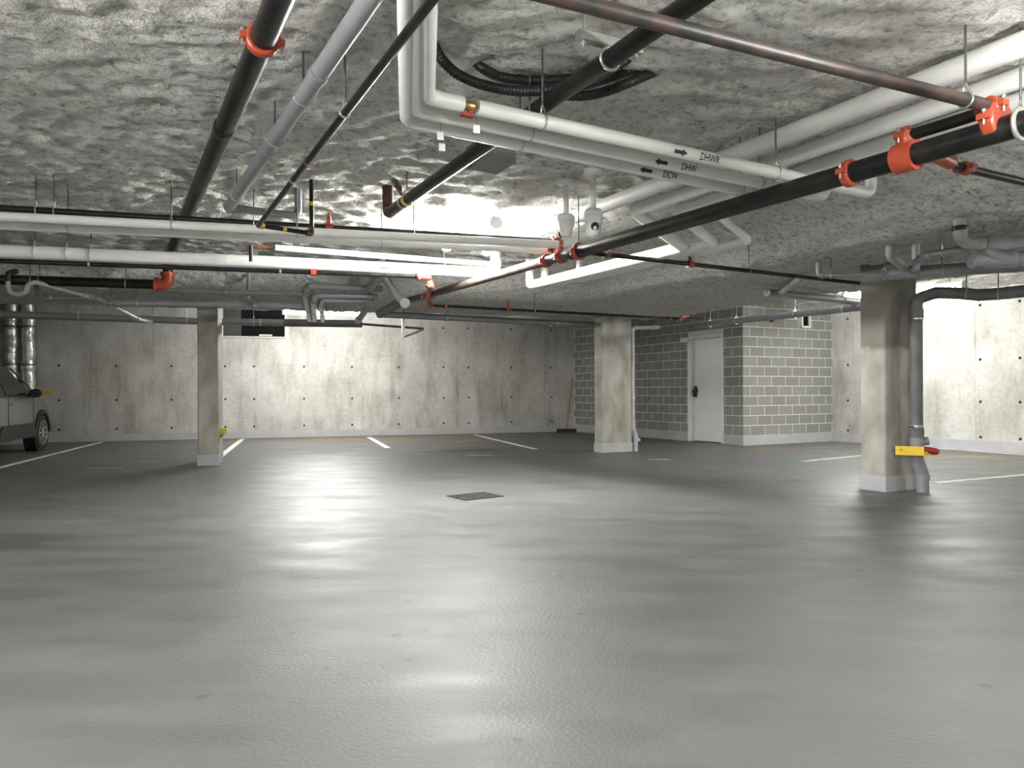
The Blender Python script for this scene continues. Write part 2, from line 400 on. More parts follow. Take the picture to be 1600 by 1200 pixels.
# ceiling of sprayed insulation: a closed slab whose underside is the rough coat
xs = [-17 + i*.35 for i in range(15)] + [-11.75 + i*.052 for i in range(int(22.5/.052))]
while xs[-1] < 20: xs.append(xs[-1] + .35)
ys = [-9 + i*.35 for i in range(30)]
yy = 1.5
while yy < 24: ys.append(yy); yy += .03 + max(0, yy-4)*.0035
nx, ny = len(xs), len(ys)
vv = []
for y in ys:
    for x in xs: vv.append((x, y, ceil_z(x, y)))
ff = [(j*nx+i, (j+1)*nx+i, (j+1)*nx+i+1, j*nx+i+1) for j in range(ny-1) for i in range(nx-1)]
k = len(vv); vv += [(xs[0],ys[0],3.6),(xs[-1],ys[0],3.6),(xs[-1],ys[-1],3.6),(xs[0],ys[-1],3.6)]
ff.append((k,k+1,k+2,k+3))
ff.append(tuple([k+1, k] + [i for i in range(nx)])); ff.append(tuple([k+3, k+2] + [(ny-1)*nx+i for i in reversed(range(nx))]))
ff.append(tuple([k, k+3] + [j*nx for j in reversed(range(ny))])); ff.append(tuple([k+2, k+1] + [j*nx+nx-1 for j in range(ny)]))
me = bpy.data.meshes.new('ceiling'); me.from_pydata(vv, [], ff); me.materials.append(M['insul']); me.shade_smooth()
ce = bpy.data.objects.new('ceiling', me); COL.objects.link(ce); tag(ce, kind='structure')

def wall(name, o, xd, length, depth_dir, mat='concrete', h=3.4, z0=0.0, th=.25):
    return fbox(name, mat, Vector(o) + UP*z0, (xd, depth_dir, UP), ((0,length),(0,th),(0,h-z0)), kind='structure')
# corners
def meet(n1, d1, n2, d2):
    det = n1.x*n2.y - n1.y*n2.x
    return Vector(((d1*n2.y - d2*n1.y)/det, (n1.x*d2 - n2.x*d1)/det, 0))
room_c = grid(11.0, 11.07)                      # near corner of the block room
c_br = meet(Wv, WB, GX, XR)                     # back wall / right wall
c_bl = Wv*WB - WX*16.0
wb = wall('wall_back', c_bl, WX, (c_br-c_bl).length, Wv)
wr0 = grid(XR, -6)
wr = wall('wall_right', wr0, G, (c_br-wr0).length, GX)
c_fl = Wv*(-4) - WX*16.0
wl = wall('wall_left', c_fl, Wv, WB+4, -WX)
wall('wall_front', c_fl - WX*0 , (wr0-c_fl).normalized(), (wr0-c_fl).length, -Vector((-(wr0-c_fl).normalized().y, (wr0-c_fl).normalized().x, 0)))
# painted upstand at the foot of the walls
BH = .165
sd = (room_c + G*((WB - room_c.dot(Wv))/G.dot(Wv)))       # block room side wall meets the back wall
fbox('baseboard_back', 'base', c_bl, (WX, -Wv, UP), ((0,(sd-c_bl).length),(0,.018),(0,BH)), kind='structure')
rf_end = grid(XR, 11.07)
fbox('baseboard_right', 'base', wr0, (G, -GX, UP), ((0,(rf_end-wr0).length),(0,.018),(0,.19)), kind='structure')

# tie holes
hm = bpy.data.meshes.new('tie_hole')
mb = MB().lathe(Vector((0,0,0)), Vector((0,1,0)), [(-.004,.026),(-.006,.022),(-.003,.012)], 10)
hm.from_pydata([tuple(p) for p in mb.v], [], mb.f); hm.materials.append(M['hole'])
def hole(p, wallob):
    o = bpy.data.objects.new('tie_hole', hm); COL.objects.link(o); o.parent = wallob
    o.matrix_basis = wallob.matrix_basis.inverted() @ (Matrix.Translation(p) @ wallob.matrix_basis.to_3x3().to_4x4())
zr = [onwall(475, y, Wv, WB).z for y in (573, 623, 665)] + [onwall(732, 513.3, Wv, WB).z]
for px in (20, 92, 182, 268, 352, 397, 475, 550, 623, 693, 732, 799, 862):
    for i, z in enumerate(zr):
        if i == 3 and px not in (693, 732, 799, 862): continue
        p = onwall(px, 600, Wv, WB); p.z = z; hole(p, wb)
zr = [onwall(1563, y, GX, XR).z for y in (473.5, 560.5, 628, 684.5)]
for px in (1532, 1594, 1660, 1730, 1325):
    for z in zr:
        p = onwall(px, 600, GX, XR); p.z = z; hole(p, wr)

# columns
def column(o, xd, yd, lx, ly, label, h, mat='column'):
    e = empty('concrete_column', o, label, 'column', 'garage columns')
    c = .015
    poly = [(c,0),(lx-c,0),(lx,c),(lx,ly-c),(lx-c,ly),(c,ly),(0,ly-c),(0,c)]
    build(MB().prism([o + xd*a + yd*b_ for a, b_ in poly], UP*h), 'shaft', mat, e, smooth=0, origin=o.copy())
    q = .006; poly = [(-q,-q),(lx+q,-q),(lx+q,ly+q),(-q,ly+q)]
    build(MB().prism([o + xd*a + yd*b_ for a, b_ in poly], UP*.165), 'painted_base', 'base', e, smooth=0, origin=o.copy(), label='light grey painted base band')
    return e
lc = fl(341, 727); column(lc, -WX, Wv, .29, .75, 'slim concrete column standing nearest the parked car', 2.62)
mc = fl(941, 707.5); column(mc, GX, G, .66, .25, 'concrete column standing in front of the block room', 2.62)
rc = fl(1384, 769); column(rc, GX, G, .55, .31, 'damp-stained concrete column with the thick downpipe beside it', 2.60, 'columnd')

# block room
side_len = (sd - room_c).length; front_len = XR - 11.0
D0, D1, DZ = .545, 1.635, 2.29       # door frame along the side wall
bm_cache = {}
def block_mesh(L, H):
    key = (round(L,3), round(H,3))
    if key not in bm_cache:
        e = .003; x0,x1,z0,z1 = 0,L,0,H
        vb = [(x0,0,z0),(x1,0,z0),(x1,0,z1),(x0,0,z1),(x0+e,-.004,z0+e),(x1-e,-.004,z0+e),(x1-e,-.004,z1-e),(x0+e,-.004,z1-e),(x0,.09,z0),(x1,.09,z0),(x1,.09,z1),(x0,.09,z1)]
        fb = [(4,5,6,7),(0,1,5,4),(1,2,6,5),(2,3,7,6),(3,0,4,7),(1,0,8,9),(2,1,9,10),(3,2,10,11),(0,3,11,8),(9,8,11,10)]
        me = bpy.data.meshes.new('block'); me.from_pydata(vb, [], fb); me.materials.append(M['block']); bm_cache[key] = me
    return bm_cache[key]
def lay(wallob, o, xd, outn, length, z0, z1, gaps=(), ofs=0.0):
    z = z0; r = 0
    rot = Matrix((xd, -outn, UP)).transposed().to_4x4()
    while z < z1 - .02:
        H = min(.185, z1 - z - .005); x = -.2*(r % 2) - ofs
        while x < length:
            a, b_ = max(0.0, x), min(length, x+.384)
            segs = [(a, b_)]
            for (g0, g1, gz) in gaps:
                if z < gz:
                    ns = []
                    for s0, s1 in segs:
                        if s1 <= g0 or s0 >= g1: ns.append((s0, s1)); continue
                        if s0 < g0: ns.append((s0, g0))
                        if s1 > g1: ns.append((g1, s1))
                    segs = ns
            for s0, s1 in segs:
                if s1 - s0 < .03: continue
                ob = bpy.data.objects.new('block', block_mesh(s1-s0, H)); COL.objects.link(ob); ob.parent = wallob
                ob.matrix_basis = wallob.matrix_basis.inverted() @ (Matrix.Translation(o + xd*s0 + UP*z) @ rot)
            x += .40
        z += .20; r += 1
RH = 3.0
wf = fbox('wall_block_front', 'mortar', room_c, (GX, G, UP), ((0,front_len),(0,.19),(0,RH)), kind='structure')
lay(wf, room_c + UP*.0, GX, -G, front_len, .205, RH, ofs=.2)
ws = fbox('wall_block_side', 'mortar', room_c + G*D1, (G, GX, UP), ((0,side_len-D1),(0,.19),(0,RH)), kind='structure')
ws2 = fbox('wall_block_pier', 'mortar', room_c + G*.19, (G, GX, UP), ((0,D0-.19),(0,.19),(0,RH)), kind='structure')
ws3 = fbox('wall_block_lintel', 'mortar', room_c + G*D0 + UP*DZ, (G, GX, UP), ((0,D1-D0),(0,.19),(0,RH-DZ)), kind='structure')
lay(ws, room_c, G, -GX, side_len, .205, RH, gaps=((D0, D1, DZ-.06),), ofs=.1)
fbox('baseboard_room', 'base', room_c, (GX, -G, UP), ((-.02,front_len),(0,.02),(0,.205)), kind='structure')
fbox('baseboard_room', 'base', room_c, (G, -GX, UP), ((0,D0),(0,.02),(0,.205)), kind='structure')
fbox('baseboard_room', 'base', room_c, (G, -GX, UP), ((D1,side_len),(0,.02),(0,.205)), kind='structure')
# door in the side wall
do = room_c + G*D0; dw = D1 - D0; IN = GX
dr = empty('door_1', do, 'white steel door with black lever in the block room side', 'door'); dr['kind'] = 'structure'; del dr['category']
mb = MB()
for a0, a1, z0, z1 in ((0,.05,0,DZ),(dw-.05,dw,0,DZ),(.05,dw-.05,DZ-.05,DZ)):
    mb.prism([do+G*a0-IN*.022+UP*z0, do+G*a1-IN*.022+UP*z0, do+G*a1-IN*.022+UP*z1, do+G*a0-IN*.022+UP*z1], IN*.205)
build(mb, 'door_frame', 'door', dr, smooth=0)
lf = build(MB().prism([do+G*.055+IN*.10+UP*.015, do+G*(dw-.055)+IN*.10+UP*.015, do+G*(dw-.055)+IN*.10+UP*(DZ-.055), do+G*.055+IN*.10+UP*(DZ-.055)], IN*.045), 'door_leaf', 'door', dr, smooth=0)
hp = do + G*(dw-.13) + IN*.10 + UP*1.07
mb = MB().box(hp - IN*.012 + UP*.02, (G, UP, IN), (.035,.12,.014))
build(mb, 'lock_plate', 'black', lf, smooth=0)
mb = MB().lathe(hp - IN*.07 + UP*.03 - G*.01, IN, [(0,.05),(.012,.06),(.06,.06)], 16).tube(fillet([hp-IN*.06-UP*.03, hp-IN*.09-UP*.05, hp-IN*.09-UP*.09-G*.06, hp-IN*.06-UP*.10-G*.10], .02), .012, 8)
build(mb, 'door_handle', 'black', lf, label='black round lockset with drooping lever')
mb = MB().box(do + G*(dw+.06) - IN*.05 + UP*(DZ-.06), (G, UP, IN), (.07,.05,.05))
build(mb, 'door_contact', 'door', dr, smooth=0)
# framed vent high on the lit block wall
vp = onwall(1256.5, 500, G, 11.07)
e = empty('wall_vent', vp, 'small white-framed square vent high on the lit block wall', 'vent')
mb = MB()
for a, b_, w_, h_ in ((-.115,0,.02,.17),(.115,0,.02,.17),(0,.15,.135,.02),(0,-.15,.135,.02)):
    mb.box(vp - G*.03 + GX*a + UP*b_, (GX, UP, G), (w_, h_, .03))
build(mb, 'frame', 'camwhite', e, smooth=0)
build(MB().box(vp - G*.012, (GX, UP, G), (.10,.135,.008)), 'grille', 'louvre', e, smooth=0)

# louvre high on the back wall
lv0, lv1 = onwall(349, 510, Wv, WB), onwall(445, 510, Wv, WB); z0 = onwall(400, 526, Wv, WB).z; z1 = EYE + 2.12
lvo = Vector((lv0.x, lv0.y, z0)); lw = (lv1-lv0).length; lh = z1 - z0
e = empty('wall_louvre', lvo, 'dark louvred opening with pale frame high on the back wall', 'louvre')
def wbox(x0,x1,za,zb,y0,y1): return [lvo+WX*x0-Wv*y0+UP*za, lvo+WX*x1-Wv*y0+UP*za, lvo+WX*x1-Wv*y0+UP*zb, lvo+WX*x0-Wv*y0+UP*zb], -Wv*(y1-y0)
build(MB().prism(*wbox(0,lw,0,lh,.004,.02)), 'backing', 'louvre', e, smooth=0)
mb = MB()
for q in ((-.03,0,-.03,lh,.0,.07),(lw,lw+.03,-.03,lh,.0,.07),(0,lw,-.03,0,.0,.07)): mb.prism(*wbox(*q))
build(mb, 'frame', 'mortar', e, smooth=0)
build(MB().prism(*wbox(0,lw*.29,0,lh,.02,.05)), 'access_panel', 'lpanel', e, smooth=0)
for i in range(5):
    zz = .06 + i*.13
    build(MB().prism([lvo+WX*lw*.30-Wv*.02+UP*(zz+.05), lvo+WX*lw-Wv*.02+UP*(zz+.05), lvo+WX*lw-Wv*.06+UP*zz, lvo+WX*lw*.30-Wv*.06+UP*zz], UP*.012), 'slat', 'louvre', e, smooth=0)
build(MB().prism(*wbox(lw*.58,lw*.79,.02,.05,.06,.07)), 'name_plate', 'camwhite', e, smooth=0)

# ------------------------------------------------------------------ lamps
def lamp(c, d, L, label, group='strip lights', lens='lamp'):
    d = d.normalized(); x = d.cross(UP).normalized()
    zt = max(ceil_z(c.x, c.y), c.z + .06)
    e = empty('strip_light', c, label, 'light', group)
    hw = .065
    prof = [(-.045,.040),(.045,.040),(.038,.062),(-.038,.062)]
    build(MB().prism([c - d*L/2 + x*a + UP*b_ for a, b_ in prof], d*L), 'housing', 'camwhite', e, smooth=0)
    n = 12; a0 = math.radians(138); a1 = math.radians(402); arc = [(hw*math.cos(a0+(a1-a0)*i/n), hw*.9*math.sin(a0+(a1-a0)*i/n)) for i in range(n+1)]
    build(MB().prism([c - d*(L/2-.02) + x*a + UP*b_ for a, b_ in arc], d*(L-.04)), 'lens', lens, e, smooth=60)
    for s in (-1, 1):
        build(MB().prism([c + d*s*(L/2-.01) + x*a*1.04 + UP*b_*1.04 for a, b_ in arc], d*s*.015), 'end_cap', 'camwhite', e, smooth=0)
        p = c + d*s*L*.36
        build(MB().tube([p + UP*.04, Vector((p.x, p.y, max(p.z+.05, ceil_base(p.x,p.y)+.03)))], .005, 6), 'hanger_rod', 'rod', e)
f1 = at(775, 348, 1.60) + G*.62; lamp(f1, G, 1.25, 'lit strip light glowing above the black sprinkler pipe at centre', 'strip lights over the aisle', 'lamp2')
f2 = (at(443, 487, 1.72) + at(562, 489.5, 1.72))/2; lamp(f2, WX, 1.62, 'lit strip light behind the three grey stubs near the louvre', lens='lamp3')
f3 = grid(10.7, 7.2, EYE+1.51); lamp(f3, G, 1.5, 'lit strip light glimpsed past the damp-stained column at right', lens='lamp4')
lamp(grid(11.9, 8.75, EYE+1.74), G, 1.25, 'strip light over the right stalls hidden behind the damp-stained column', lens='lamp4')
fx = f1.dot(GX); fy = f1.dot(G)
for i, (X, Y) in enumerate(((fx, fy-6.0), (fx-.4, fy-11.0), (-4.4, 3.6), (-3.6, -2.4), (10.2, 1.0), (9.0, -4.0), (-.8, -1.6), (-8.5, 4.0), (-1.25, 2.25))):  # unseen lamps added outside the view, hung low to brighten the ceiling
    lamp(grid(X, Y, EYE+1.22), G, 1.25, ['unseen strip light over the aisle beyond the right edge of view','unseen strip light over the aisle behind the viewpoint','added fill light on the left side behind the viewpoint','added fill light far left behind the viewpoint','unseen strip light over the right stalls outside the view','added fill light right behind the viewpoint','added fill light just behind and above the viewpoint','added fill light over the left stalls outside the view','added fill light overhead just above the top of view'][i], 'strip lights over the aisle')

# ------------------------------------------------------------------ pipework helpers
PT = {}
def pipe(name, pts, dia, mat, label=None, cat='pipe', fil=None, parent=None, seg=16, group=None):
    r = dia/2; P = fillet([Vector(p) for p in pts], fil if fil is not None else dia*1.1)
    o = build(MB().tube(P, r, seg), name, mat, parent, label, cat if parent is None else None, group)
    PT[o.name] = (P, r); return o
def find(o, px=None, py=None):
    P, r = PT[o.name]; best = None
    for i in range(len(P)-1):
        for k in range(41):
            q = P[i].lerp(P[i+1], k/40)
            if q.y < .5: continue
            x, y = proj(q); e = 0
            if px is not None: e += abs(x-px)
            if py is not None: e += abs(y-py)
            if best is None or e < best[0]: best = (e, q, (P[i+1]-P[i]).normalized())
    return best[1], best[2], r
def topz(x, y): return ceil_z(x, y) + .02
def hang(o, px=None, py=None, mat='galv', parent=None, rr=.0055):
    p, d, r = find(o, px, py); par = parent or o
    t = Vector((p.x, p.y, topz(p.x, p.y)))
    if t.z > p.z + r + .03:
        build(MB().tube([p + UP*(r+.03), t], rr, 6), 'hanger_rod', 'rod', par)
        mb = MB().torus(p, d, r+.004, .005, 18, 6)
        for s in (-1, 1):
            x = d.cross(UP).normalized(); mb.tube([p + x*s*r*.75 + UP*r*.75, p + UP*(r+.05)], .005, 6)
        build(mb, 'hanger_ring', mat, par)
def hub(o, px=None, py=None, mat=None, wid=.04, grow=.008, name='coupling'):
    p, d, r = find(o, px, py)
    return build(MB().lathe(p - d*wid/2, d, [(0,r*.9),(0,r+grow*.7),(.006,r+grow),(wid-.006,r+grow),(wid,r+grow*.7),(wid,r*.9)], 18), name, mat or o.data.materials[0], o)
def groove(o, px=None, py=None, mat='red', wid=.055, p=None, d=None, r=None, par=None, k=1.0):
    if p is None: p, d, r = find(o, px, py)
    mb = MB().lathe(p - d*wid/2, d, [(0,r*.95),(0,r+.010*k),(wid*.15,r+.018*k),(wid*.85,r+.018*k),(wid,r+.010*k),(wid,r*.95)], 20)
    x, y = frame(d)
    s_ = r + .022*k; bls = []
    for s in (-1, 1):
        c = p + x*s*s_
        mb.box(c, (x, d, x.cross(d)), (.018*k, wid*.42, .014*k))
        bls.append(MB().tube([c - y*.04*k + x*s*.006, c + y*.04*k + x*s*.006], .006*k, 8).lathe(c + y*.022*k + x*s*.006, y, [(0,.011*k),(.012*k,.011*k)], 6))
    q = build(mb, 'grooved_coupling', mat, par or o)
    for bl in bls: build(bl, 'bolt', 'galv', q)
    return q
def ell(o, a, c, e, dia, mat, fil, name='elbow', par=None):
    P = fillet([a, c, e], fil, 8); q = build(MB().tube(P, dia/2, 16), name, mat, par or o); return q
def cap(o, p, d, r, mat, name='cleanout_cap'):
    return build(MB().lathe(p, d, [(0,r*1.0),(0,r*1.12),(.035,r*1.12),(.04,r*.95),(.04,r*.4),(.055,r*.35),(.055,.002)], 18), name, mat, o)
def sprinkler(o, px, up=.09, mat='dred', par=None):
    p, d, r = find(o, px)
    mb = MB().lathe(p - d*.03, d, [(0,r+.012),(.06,r+.012)], 14).tube([p, p+UP*(r+up*.6)], r*.8, 10).lathe(p+UP*(r+up*.55), UP, [(0,.016),(.02,.016),(.025,.009),(.05,.008)], 10)
    q = build(mb, 'sprinkler_tee', mat, par or o)
    t = p + UP*(r+up*.55+.05); mb = MB().lathe(t+UP*.02, UP, [(0,.03),(.003,.03),(.004,.004)], 12)
    for s in (-1,1): mb.tube(fillet([t, t+d*s*.018+UP*.008, t+UP*.022], .01, 3), .003, 6)
    build(mb, 'sprinkler_head', 'brass', q)
def band(o, px=None, py=None, mat='yellow', wid=.03):
    p, d, r = find(o, px, py)
    build(MB().lathe(p-d*wid/2, d, [(0,r*.9),(0,r+.002),(wid,r+.002),(wid,r*.9)], 16), 'marker_band', mat, o)
def vert(p, z): return Vector((p.x, p.y, z))
def wrap(o, px, py, shapes, height, mat='ink', name='pipe_lettering', facing=0.0):
    """put flat shapes (text or arrow) on a pipe's skin, turned to the aisle"""
    p, d, r = find(o, px, py)
    if d.x < 0: d = -d
    view = Vector((0,0,EYE)) - p; n = (view - d*view.dot(d)).normalized(); u = d.cross(n)
    if u.z < 0: u = -u
    bm = bmesh.new(); bm.from_mesh(shapes)
    bmesh.ops.triangulate(bm, faces=bm.faces)
    for _ in range(3):
        lim = height*.16
        ed = [e for e in bm.edges if e.calc_length() > lim]
        if not ed: break
        bmesh.ops.subdivide_edges(bm, edges=ed, cuts=1, use_grid_fill=False); bmesh.ops.triangulate(bm, faces=bm.faces)
    mb = MB(); R = r + .0012
    for v in bm.verts:
        a = v.co.y / R; mb.v.append(p + d*v.co.x + (n*math.cos(a) + u*math.sin(a))*R)
    mb.f = [tuple(v.index for v in f.verts) for f in bm.faces]; bm.free()
    return build(mb, name, mat, o, smooth=0, fixn=False)
def text_mesh(t, size, sx=.8):
    cu = bpy.data.curves.new('lettering', 'FONT'); cu.body = t; cu.size = size; cu.align_x = 'CENTER'; cu.align_y = 'CENTER'; cu.offset = size*.012
    ob = bpy.data.objects.new('lettering', cu); COL.objects.link(ob)
    dg = bpy.context.evaluated_depsgraph_get(); me = bpy.data.meshes.new_from_object(ob.evaluated_get(dg))
    bpy.data.objects.remove(ob); bpy.data.curves.remove(cu)
    for v in me.vertices: v.co.x *= sx
    return me
def arrow_mesh(L, h, s):
    v = [(-L/2,-h*.25,0),(L*.12,-h*.25,0),(L*.12,-h*.5,0),(L/2,0,0),(L*.12,h*.5,0),(L*.12,h*.25,0),(-L/2,h*.25,0)]
    v = [(x*s,y,z) for x,y,z in v]; me = bpy.data.meshes.new('arrow'); me.from_pydata(v, [], [tuple(range(7))]); return me

# ------------------------------------------------------------------ pipework
# large black steel main that runs back along the left and turns down into a second level
q = at(262, 405.8, 1.60); q2 = vert(q, EYE+1.30)
s1 = pipe('steel_pipe', [at(505,-160,1.60), q, q2, at(-90,434,1.30)], .114, 'steel', 'thick black steel pipe half sunk in the insulation at upper left', fil=.06)
p_, d_, r_ = find(s1, 418, 62); groove(s1, p=p_, d=d_, r=r_)
hub(s1, 352, 208, wid=.10, grow=.006)
hang(s1, 200); hang(s1, 60)
dl = (at(-90,434,1.30)-q2).normalized()
ell(s1, q2+UP*.13, q2, q2+dl*.13, .142, 'red', .10)
for a, d in ((q2+UP*.13, UP), (q2+dl*.13, dl)):
    build(MB().lathe(a-d*.02, d, [(0,.06),(0,.085),(.035,.085),(.035,.06)], 18), 'flange', 'red', s1)
build(MB().lathe(q2+UP*.235, UP, [(0,.06),(0,.092),(.03,.092),(.03,.06)], 18), 'flange', 'red', s1)
# grey drain
s2e = at(357,324,1.50); s2f = at(466,338,1.50)
s2 = pipe('drain_pipe', [at(645,-100,1.50), s2e, s2e + (s2f-s2e).normalized()*.05], .086, 'pvc', 'grey plastic drain pipe between the thick black pipe and thin black pipe', fil=.06)
pipe('branch', [s2e+(s2f-s2e).normalized()*.02, s2f, vert(s2f, topz(s2f.x,s2f.y))], .062, 'pvc', parent=s2, fil=.06)
hub(s2, 500, 118, wid=.09, grow=.005); hub(s2, 421, 231, wid=.03, grow=.004); hub(s2, 368, 308, wid=.05, grow=.005)
hang(s2, 428, 214); hang(s2, 371, 303); hang(s2, 480, 150)
# thin black pipe with yellow bands
a = at(404,352,1.28); b_ = at(487,365,1.28)
s3 = pipe('gas_pipe', [at(760,-110,1.28), a, b_, vert(b_, topz(b_.x,b_.y))], .036, 'steel', 'thin black pipe slanting to the ceiling beside the grey drain', fil=.04)
band(s3, 476, 253, 'brass', .012); band(s3, 457, 279, 'galv', .02); band(s3, 444, 359, 'yellow', .03); band(s3, 488, 318, 'yellow', .03)
ell(s3, b_+(a-b_).normalized()*.05, b_, b_+UP*.05, .05, 'rust', .03); hub(s3, 407, 351, mat='brass', wid=.05, grow=.008, name='union'); hang(s3, 540, 176)
# three white insulated lines, DHWR DHW DCW
cw = 1.36
def wl3(x0, y0, x1, y1, dia, label):
    a, b_ = at(x0, y0, cw), at(x1, y1, cw)
    return [at(x0+1, -80, cw), a, b_, vert(b_, EYE+1.68)], a, b_
pts, a, b_ = wl3(667, 151, 1361, 303, .075, '')
g0, g1 = None, None
dd = (b_-a).normalized()
def along(a, b_, px):
    for k in range(2001):
        t = a.lerp(b_, k/2000)
        if proj(t)[0] >= px: return t
ga, gb = along(a, b_, 722), along(a, b_, 744)
w1 = pipe('insulated_pipe', [gb, b_, vert(b_, EYE+1.68)], .075, 'white', 'white insulated pipe lettered DHWR with a brass valve', fil=.07, seg=20)
pipe('insulation', [pts[0], a, ga], .075, 'white', parent=w1, fil=.09, seg=20)
vm = (ga+gb)/2
vv_ = build(MB().tube([ga-dd*.02, gb+dd*.02], .013, 12).lathe(vm-dd*.03, dd, [(0,.018),(.01,.024),(.05,.024),(.06,.018)], 12).lathe(ga-dd*.0, dd, [(0,.022),(.012,.022)], 6), 'ball_valve', 'brass', w1)
build(MB().tube([vm, vm-UP*.045], .008, 8).box(vm-UP*.048-dd*.012, (dd, UP, dd.cross(UP)), (.032,.006,.018)), 'valve_handle', 'red', vv_)
def hang_tag(o, px, py, ln=.05):
    p, d, r = find(o, px, py); p = p - UP*(r-.002)
    m = build(MB().tube([p, p-UP*ln], .0015, 6), 'tag_wire', 'rod', o)
    c = p - UP*(ln+.018); build(MB().box(c, (WX, UP, Wv), (.016,.02,.0015)), 'tag', 'camwhite', o, smooth=0)
hang_tag(w1, 746, 172, .05)
pts, a2, b2 = wl3(649, 171, 1290, 308.5, .075, '')
w2 = pipe('insulated_pipe', pts, .075, 'white', 'white insulated pipe lettered DHW, middle of the three', fil=.09, seg=20)
pts, a3, b3 = wl3(636, 187, 1221, 311, .075, '')
w3 = pipe('insulated_pipe', pts, .075, 'white', 'white insulated pipe lettered DCW, lowest of the three', fil=.09, seg=20)
hang_tag(w2, 697, 182, .05); hang_tag(w3, 683, 197, .05)
for o, px in ((w1, 850), (w1, 1218)): hang(o, px)
for o, px in ((w2, 822), (w2, 1187), (w3, 805), (w3, 1161)): hang(o, px)
for o, t, px, py, ax, ay, s in ((w1,'DHWR',1094,247,1051,238,1), (w2,'DHW',1066,260,1020,251,-1), (w3,'DCW',1046,269,1000,259,-1)):
    wrap(o, px, py, text_mesh(t, .062), .05)
    wrap(o, ax, ay, arrow_mesh(.10, .042, s), .05, name='flow_arrow')
for o, px, py in ((w1, 668, 118), (w1, 700, 158), (w2, 676, 178), (w3, 664, 193)): pass
# big white mains against the ceiling
bA = pipe('insulated_main', [at(1850,-28,1.60), at(760,392,1.60)], .12, 'white', 'thick white insulated main hugging the ceiling, topmost of the row', seg=20)
def offs(p0, p1, p2, p3, c, dia, label, rise):
    P = [at(*p0,c), at(*p1,c), at(*p2,1.34), at(*p3,1.34)]
    if rise: P.append(vert(P[-1], EYE+rise))
    return pipe('insulated_main', P, dia, 'white', label, fil=.05, seg=20)
bB = offs((1850,34),(990,329),(1068,386),(828,445.5), 1.58, .11, 'thick white insulated main with an angled offset, second from the top', 1.66)
bC = offs((1850,74),(1058,330),(1116,381),(851,445), 1.58, .10, 'white insulated main with an angled offset, third from the top', 1.66)
bE = offs((1850,109),(1112,327),(1171,376),(905,437), 1.58, .075, 'slim white insulated pipe with an angled offset, lowest of the row', 1.66)
for o, pxs in ((bB,(1040,)), (bC,(1094,)), (bE,(1148,))):
    for x in pxs: hub(o, x, wid=.02, grow=.002, name='jacket_band')
for o, x, y in ((bA,1150,241),(bA,1480,115),(bB,1200,256),(bC,1250,270)): hub(o, x, y, wid=.03, grow=.0015, name='jacket_band')
# black gas pipe, thick
e0 = at(606, 333, 1.50)
s4 = pipe('gas_pipe', [at(1150,-44,1.50), e0, vert(e0, topz(e0.x,e0.y))], .086, 'steel', 'thick black gas pipe running to a rusty elbow with yellow band', fil=.09)
ell(s4, e0+(at(1150,-44,1.5)-e0).normalized()*.10, e0, vert(e0, topz(e0.x,e0.y)), .092, 'rust', .08)
band(s4, 638, 313, 'yellow', .05); hub(s4, 632, 318, mat='galv', wid=.03, grow=.004, name='pipe_clamp'); hang(s4, 640, 312)
# strut clamp on the gas pipe
p, d, r = find(s4, 948, 93); x = d.cross(UP).normalized()
mb = MB().torus(p, d, r+.006, .008, 20, 6)
sb = build(mb, 'pipe_clamp', 'galv', s4)
build(MB().box(p + UP*(r+.03), (x, d, UP), (.17,.022,.02)), 'strut_channel', 'galv', s4, smooth=0)
for s in (-1, 1): build(MB().tube([p + x*s*.14 + UP*(r-.02), vert(p + x*s*.14, topz(p.x,p.y)+.02)], .006, 6).lathe(p+x*s*.14+UP*(r-.01), UP, [(0,.014),(.014,.014)], 6), 'hanger_rod', 'galv', s4)
# sway brace near the gas pipe end
p, d, r = find(s4, 632, 318)
build(MB().tube([p+UP*.05, dp(617,290,6.05), dp(605,262,6.0)], .012, 8).box(dp(613,275,6.0), ((dp(620,285,6)-dp(605,262,6)).normalized(), UP, G), (.13,.02,.02)), 'sway_brace', 'rod', s4, smooth=0)
# corrugated black tubes looping out of the insulation
def corr(pts, label, dia=.055):
    P = []
    n = len(pts)
    for i in range(n-1):
        p0, p1, p2, p3 = pts[max(i-1,0)], pts[i], pts[i+1], pts[min(i+2,n-1)]
        for k in range(40):
            t = k/40
            P.append(.5*((2*p1) + (p2-p0)*t + (2*p0-5*p1+4*p2-p3)*t*t + (3*p1-p0-3*p2+p3)*t**3))
    P.append(pts[-1])
    # equal steps with ribs
    D = [0]
    for i in range(1, len(P)): D.append(D[-1] + (P[i]-P[i-1]).length)
    step = .006; Q, R = [], []; j = 0; s = 0; k = 0
    while s < D[-1]:
        while D[j+1] < s: j += 1
        t = (s-D[j])/max(1e-9, D[j+1]-D[j]); Q.append(P[j].lerp(P[j+1], t)); R.append(dia/2*(1.0 if k % 3 else .90)); s += step; k += 1
    return build(MB().tube(Q, R, 12), 'corrugated_tube', 'corr', None, label, 'tube', 'corrugated tubes in the ceiling')
c1 = 1.58
corr([at(660,30,1.80), at(690,92,1.66), at(730,124,c1), at(790,140,c1-.02), at(850,141,c1-.03), at(915,127,c1), at(960,105,1.68), at(1010,70,1.84)], 'black corrugated tube looping lowest in front of the ceiling hole')
corr([at(730,78,1.84), at(752,105,1.70), at(790,122,1.68), at(850,126,1.66), at(920,118,1.70), at(985,92,1.86)], 'black corrugated tube tucked up behind the front loop')
corr([at(800,150,1.82), at(840,137,1.66), at(890,150,1.62), at(935,146,1.62), at(985,128,1.64), at(1040,104,1.80)], 'black corrugated tube hanging right of the thick gas pipe')
